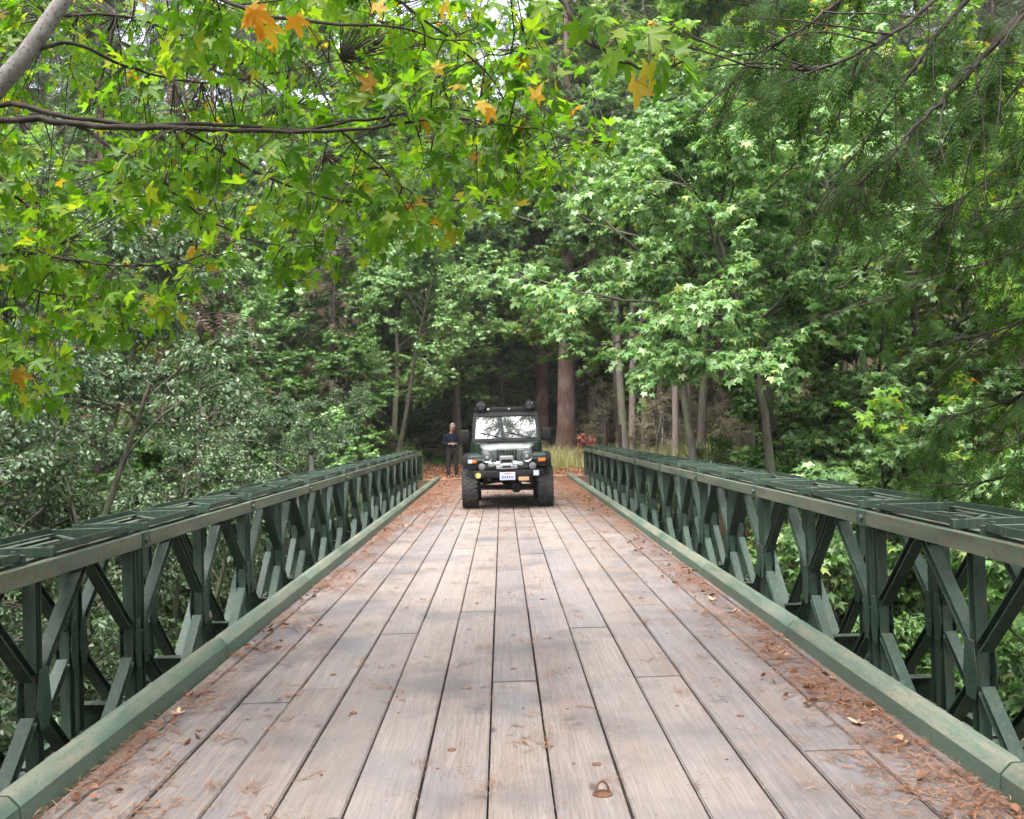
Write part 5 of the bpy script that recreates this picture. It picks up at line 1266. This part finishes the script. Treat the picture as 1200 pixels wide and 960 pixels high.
# ------------------------------------------------------------------ the man beyond the vehicle
M_SKIN = plain('skin', (.24, .135, .10), .55, var=.08); M_NAVY = plain('navy_knit', (.004, .007, .014), .95, spec=.15, var=.25, vs=20)
M_TROUS = plain('dark_trousers', (.02, .017, .015), .95, spec=.15, var=.25, vs=12); M_HAIR = plain('grey_hair', (.22, .20, .19), .85, var=.2, vs=40); M_SHOE = plain('dark_shoe', (.03, .024, .02), .6)
def skin_mesh(name, V, E, Rr, mat, sub=2):
    me = bpy.data.meshes.new(name + '_cage'); me.from_pydata([Vector(v) for v in V], E, []); me.update()
    o = bpy.data.objects.new(name + '_cage', me); C.objects.link(o)
    o.modifiers.new('s', 'SKIN'); 
    if not me.skin_vertices: raise RuntimeError('no skin layer')
    for i, r in enumerate(Rr):
        sv = me.skin_vertices[0].data[i]; sv.radius = (r, r) if not isinstance(r, tuple) else r; sv.use_root = (i == 0)
    o.modifiers[0].use_smooth_shade = True
    s = o.modifiers.new('u', 'SUBSURF'); s.levels = s.render_levels = sub
    dg = bpy.context.evaluated_depsgraph_get(); dg.update()
    res = bpy.data.meshes.new_from_object(o.evaluated_get(dg)); res.name = name
    bpy.data.objects.remove(o); bpy.data.meshes.remove(me)
    res.materials.clear(); res.materials.append(mat); return res
def ensure_skin(fn):
    return fn
px_, py_ = -1.67, 31.9
man = thing('person', 'man in a dark navy jumper and dark trousers looking down at his hands', 'person', (px_, py_, gzf(px_, py_) + .05), R(12))
# joints (he faces -Y); z up
J = {'pel': (0, 0, .95), 'wst': (.0, .0, 1.10), 'chs': (.0, .02, 1.30), 'nck0': (.01, .0, 1.47), 'nck': (.02, -.035, 1.53), 'hd0': (.03, -.07, 1.60), 'hd1': (.035, -.075, 1.69), 'hd2': (.04, -.06, 1.765),
     'nose': (.035, -.17, 1.645)}
names = list(J); V = [J[n] for n in names]; RR = [(.155, .11), (.145, .105), (.165, .115), (.075, .07), (.055, .055), (.072, .085), (.078, .098), (.05, .06), .014]
E = [(0, 1), (1, 2), (2, 3), (3, 4), (4, 5), (5, 6), (6, 7), (5, 8)]
def addv(p, r, par):
    V.append(tuple(p)); RR.append(r); E.append((par, len(V) - 1)); return len(V) - 1
hands = []
for s in (-1, 1):
    ear = addv((.035 + s * .088, -.06, 1.655), .014, 6)
    sh = addv((s * .19, .02, 1.41), .062, 2); el = addv((s * .27, .02, 1.14), .045, sh); wr = addv((s * .10, -.21, 1.11), .028, el)
    pa = addv((s * .045, -.26, 1.115), (.034, .02), wr)
    for k in range(4):
        zf = 1.142 - k * .019
        f1 = addv((s * (.012 - .004 * (k == 3)), -.285, zf), .0095, pa); f2 = addv((-s * .012, -.292, zf - .003), .008, f1); addv((-s * .026, -.275, zf - .008), .007, f2)
    t1 = addv((s * .05, -.262, 1.16), .010, pa); addv((s * .022, -.285, 1.172), .0085, t1)
    hp = addv((s * .10, .0, .88), .088, 0); kn = addv((s * .125, -.02, .50), .058, hp); an = addv((s * .14, .01, .10), .036, kn); addv((s * .15, -.10, .045), .022, an)
body_me = skin_mesh('body', V, E, RR, M_SKIN)
body = link('body', body_me, man)
def shell(name, sub_pts, edges, radii, mat): return link(name, skin_mesh(name, sub_pts, edges, radii, mat), man)
# jumper
v = [(0, 0, .90), (0, 0, 1.10), (0, .02, 1.30), (.01, .005, 1.45)]; e = [(0, 1), (1, 2), (2, 3)]; r = [(.185, .145), (.178, .138), (.19, .138), (.085, .08)]
for s in (-1, 1):
    k = len(v); v += [(s * .19, .02, 1.405), (s * .275, .025, 1.14), (s * .125, -.18, 1.112)]; e += [(2, k), (k, k + 1), (k + 1, k + 2)]; r += [.078, .06, .042]
shell('jumper', v, e, r, M_NAVY)
v = [(0, 0, 1.06), (0, 0, .93)]; e = [(0, 1)]; r = [(.165, .125), (.17, .128)]
for s in (-1, 1):
    k = len(v); v += [(s * .10, 0, .85), (s * .125, -.02, .50), (s * .14, .01, .10), (s * .142, .01, .02)]; e += [(1, k), (k, k + 1), (k + 1, k + 2), (k + 2, k + 3)]; r += [.105, .08, .068, .07]
shell('trousers', v, e, r, M_TROUS)
for s in (-1, 1):
    mb = MB(); secs = []
    for y, hw, z in [(-.20, .02, .03), (-.18, .042, .055), (-.08, .05, .085), (.0, .045, .11), (.07, .042, .10), (.09, .03, .05)]:
        secs.append([(s * .15 - hw, y, 0), (s * .15 - hw, y, z * .7), (s * .15, y, z), (s * .15 + hw, y, z * .7), (s * .15 + hw, y, 0)])
    mb.loft(secs); mb.obj('shoe', M_SHOE, man, 60)
# cropped grey hair: a cap over the crown and back of the head
bm = bmesh.new(); bmesh.ops.create_uvsphere(bm, u_segments=24, v_segments=16, radius=1)
dl = [q for q in bm.verts if q.co.z < -.15 or (q.co.y < -.55 and q.co.z < .62)]
bmesh.ops.delete(bm, geom=dl, context='VERTS')
for q in bm.verts: q.co = Vector((q.co.x * .090, q.co.y * .108, q.co.z * .115)) + Vector((.037, -.06, 1.685))
me = bpy.data.meshes.new('hair'); bm.to_mesh(me); bm.free(); me.materials.append(M_HAIR); h_ = link('hair', me, man); sm = h_.modifiers.new('t', 'SOLIDIFY'); sm.thickness = .008
for s in (-1, 1):
    MB().lathe([(.0, -.012), (.009, -.008), (.012, 0)], (.036 + s * .032, -.158, 1.672), 'Y', 10, cap=False).obj('eye', M_SHOE, man)
MB().box((.036, -.157, 1.605), (.045, .012, .008), bev=.003).obj('mouth', plain('lip', (.35, .15, .12), .6), man)
# ------------------------------------------------------------------ air
m = bpy.data.materials.new('haze'); m.use_nodes = True; nt = m.node_tree
for q in list(nt.nodes): nt.nodes.remove(q)
out = nt.nodes.new('ShaderNodeOutputMaterial'); pv = nt.nodes.new('ShaderNodeVolumePrincipled')
pv.inputs['Color'].default_value = (.95, .97, 1, 1); pv.inputs['Density'].default_value = .0005; pv.inputs['Anisotropy'].default_value = .3
nt.links.new(pv.outputs[0], out.inputs['Volume'])
tag(MB().box((0, 70, 42), (540, 480, 94)).obj('haze', m), 'thin pale air between the far trees', kind='stuff')
# ------------------------------------------------------------------ light
w = bpy.data.worlds.new('World'); scene.world = w; w.use_nodes = True; nt = w.node_tree
bg = nt.nodes['Background']
sky = nt.nodes.new('ShaderNodeTexSky'); sky.sky_type = 'NISHITA'; sky.sun_disc = False
SUN_EL, SUN_AZ = 63, 192           # azimuth clockwise from +Y (north)
sky.sun_elevation = R(SUN_EL); sky.sun_rotation = R(SUN_AZ); sky.air_density = 1.0; sky.dust_density = 4.0; sky.ozone_density = 1.0
hs = nt.nodes.new('ShaderNodeHueSaturation'); hs.inputs['Saturation'].default_value = .35
nt.links.new(sky.outputs[0], hs.inputs['Color']); nt.links.new(hs.outputs[0], bg.inputs[0]); bg.inputs[1].default_value = .15
sl = bpy.data.lights.new('sun', 'SUN'); sl.energy = 1.5; sl.angle = R(50); sl.color = (1, .97, .92)
so = bpy.data.objects.new('sun', sl); C.objects.link(so)
sd = Vector((math.sin(R(SUN_AZ)) * math.cos(R(SUN_EL)), math.cos(R(SUN_AZ)) * math.cos(R(SUN_EL)), math.sin(R(SUN_EL))))
so.rotation_euler = sd.to_track_quat('Z', 'Y').to_euler(); so.location = (0, -20, 30)
scene.view_settings.view_transform = 'Standard'; scene.view_settings.look = 'None'; scene.view_settings.gamma = 1
scene.view_settings.exposure = 2.1
cy = scene.cycles
cy.max_bounces = 6; cy.diffuse_bounces = 3; cy.glossy_bounces = 2; cy.transmission_bounces = 5; cy.transparent_max_bounces = 8
cy.use_denoising = True; cy.use_adaptive_sampling = True; cy.adaptive_threshold = .03
try: cy.denoiser = 'OPENIMAGEDENOISE'; cy.denoising_input_passes = 'RGB_ALBEDO_NORMAL'; cy.denoising_prefilter = 'ACCURATE'
except Exception: pass
cy.sample_clamp_indirect = 6
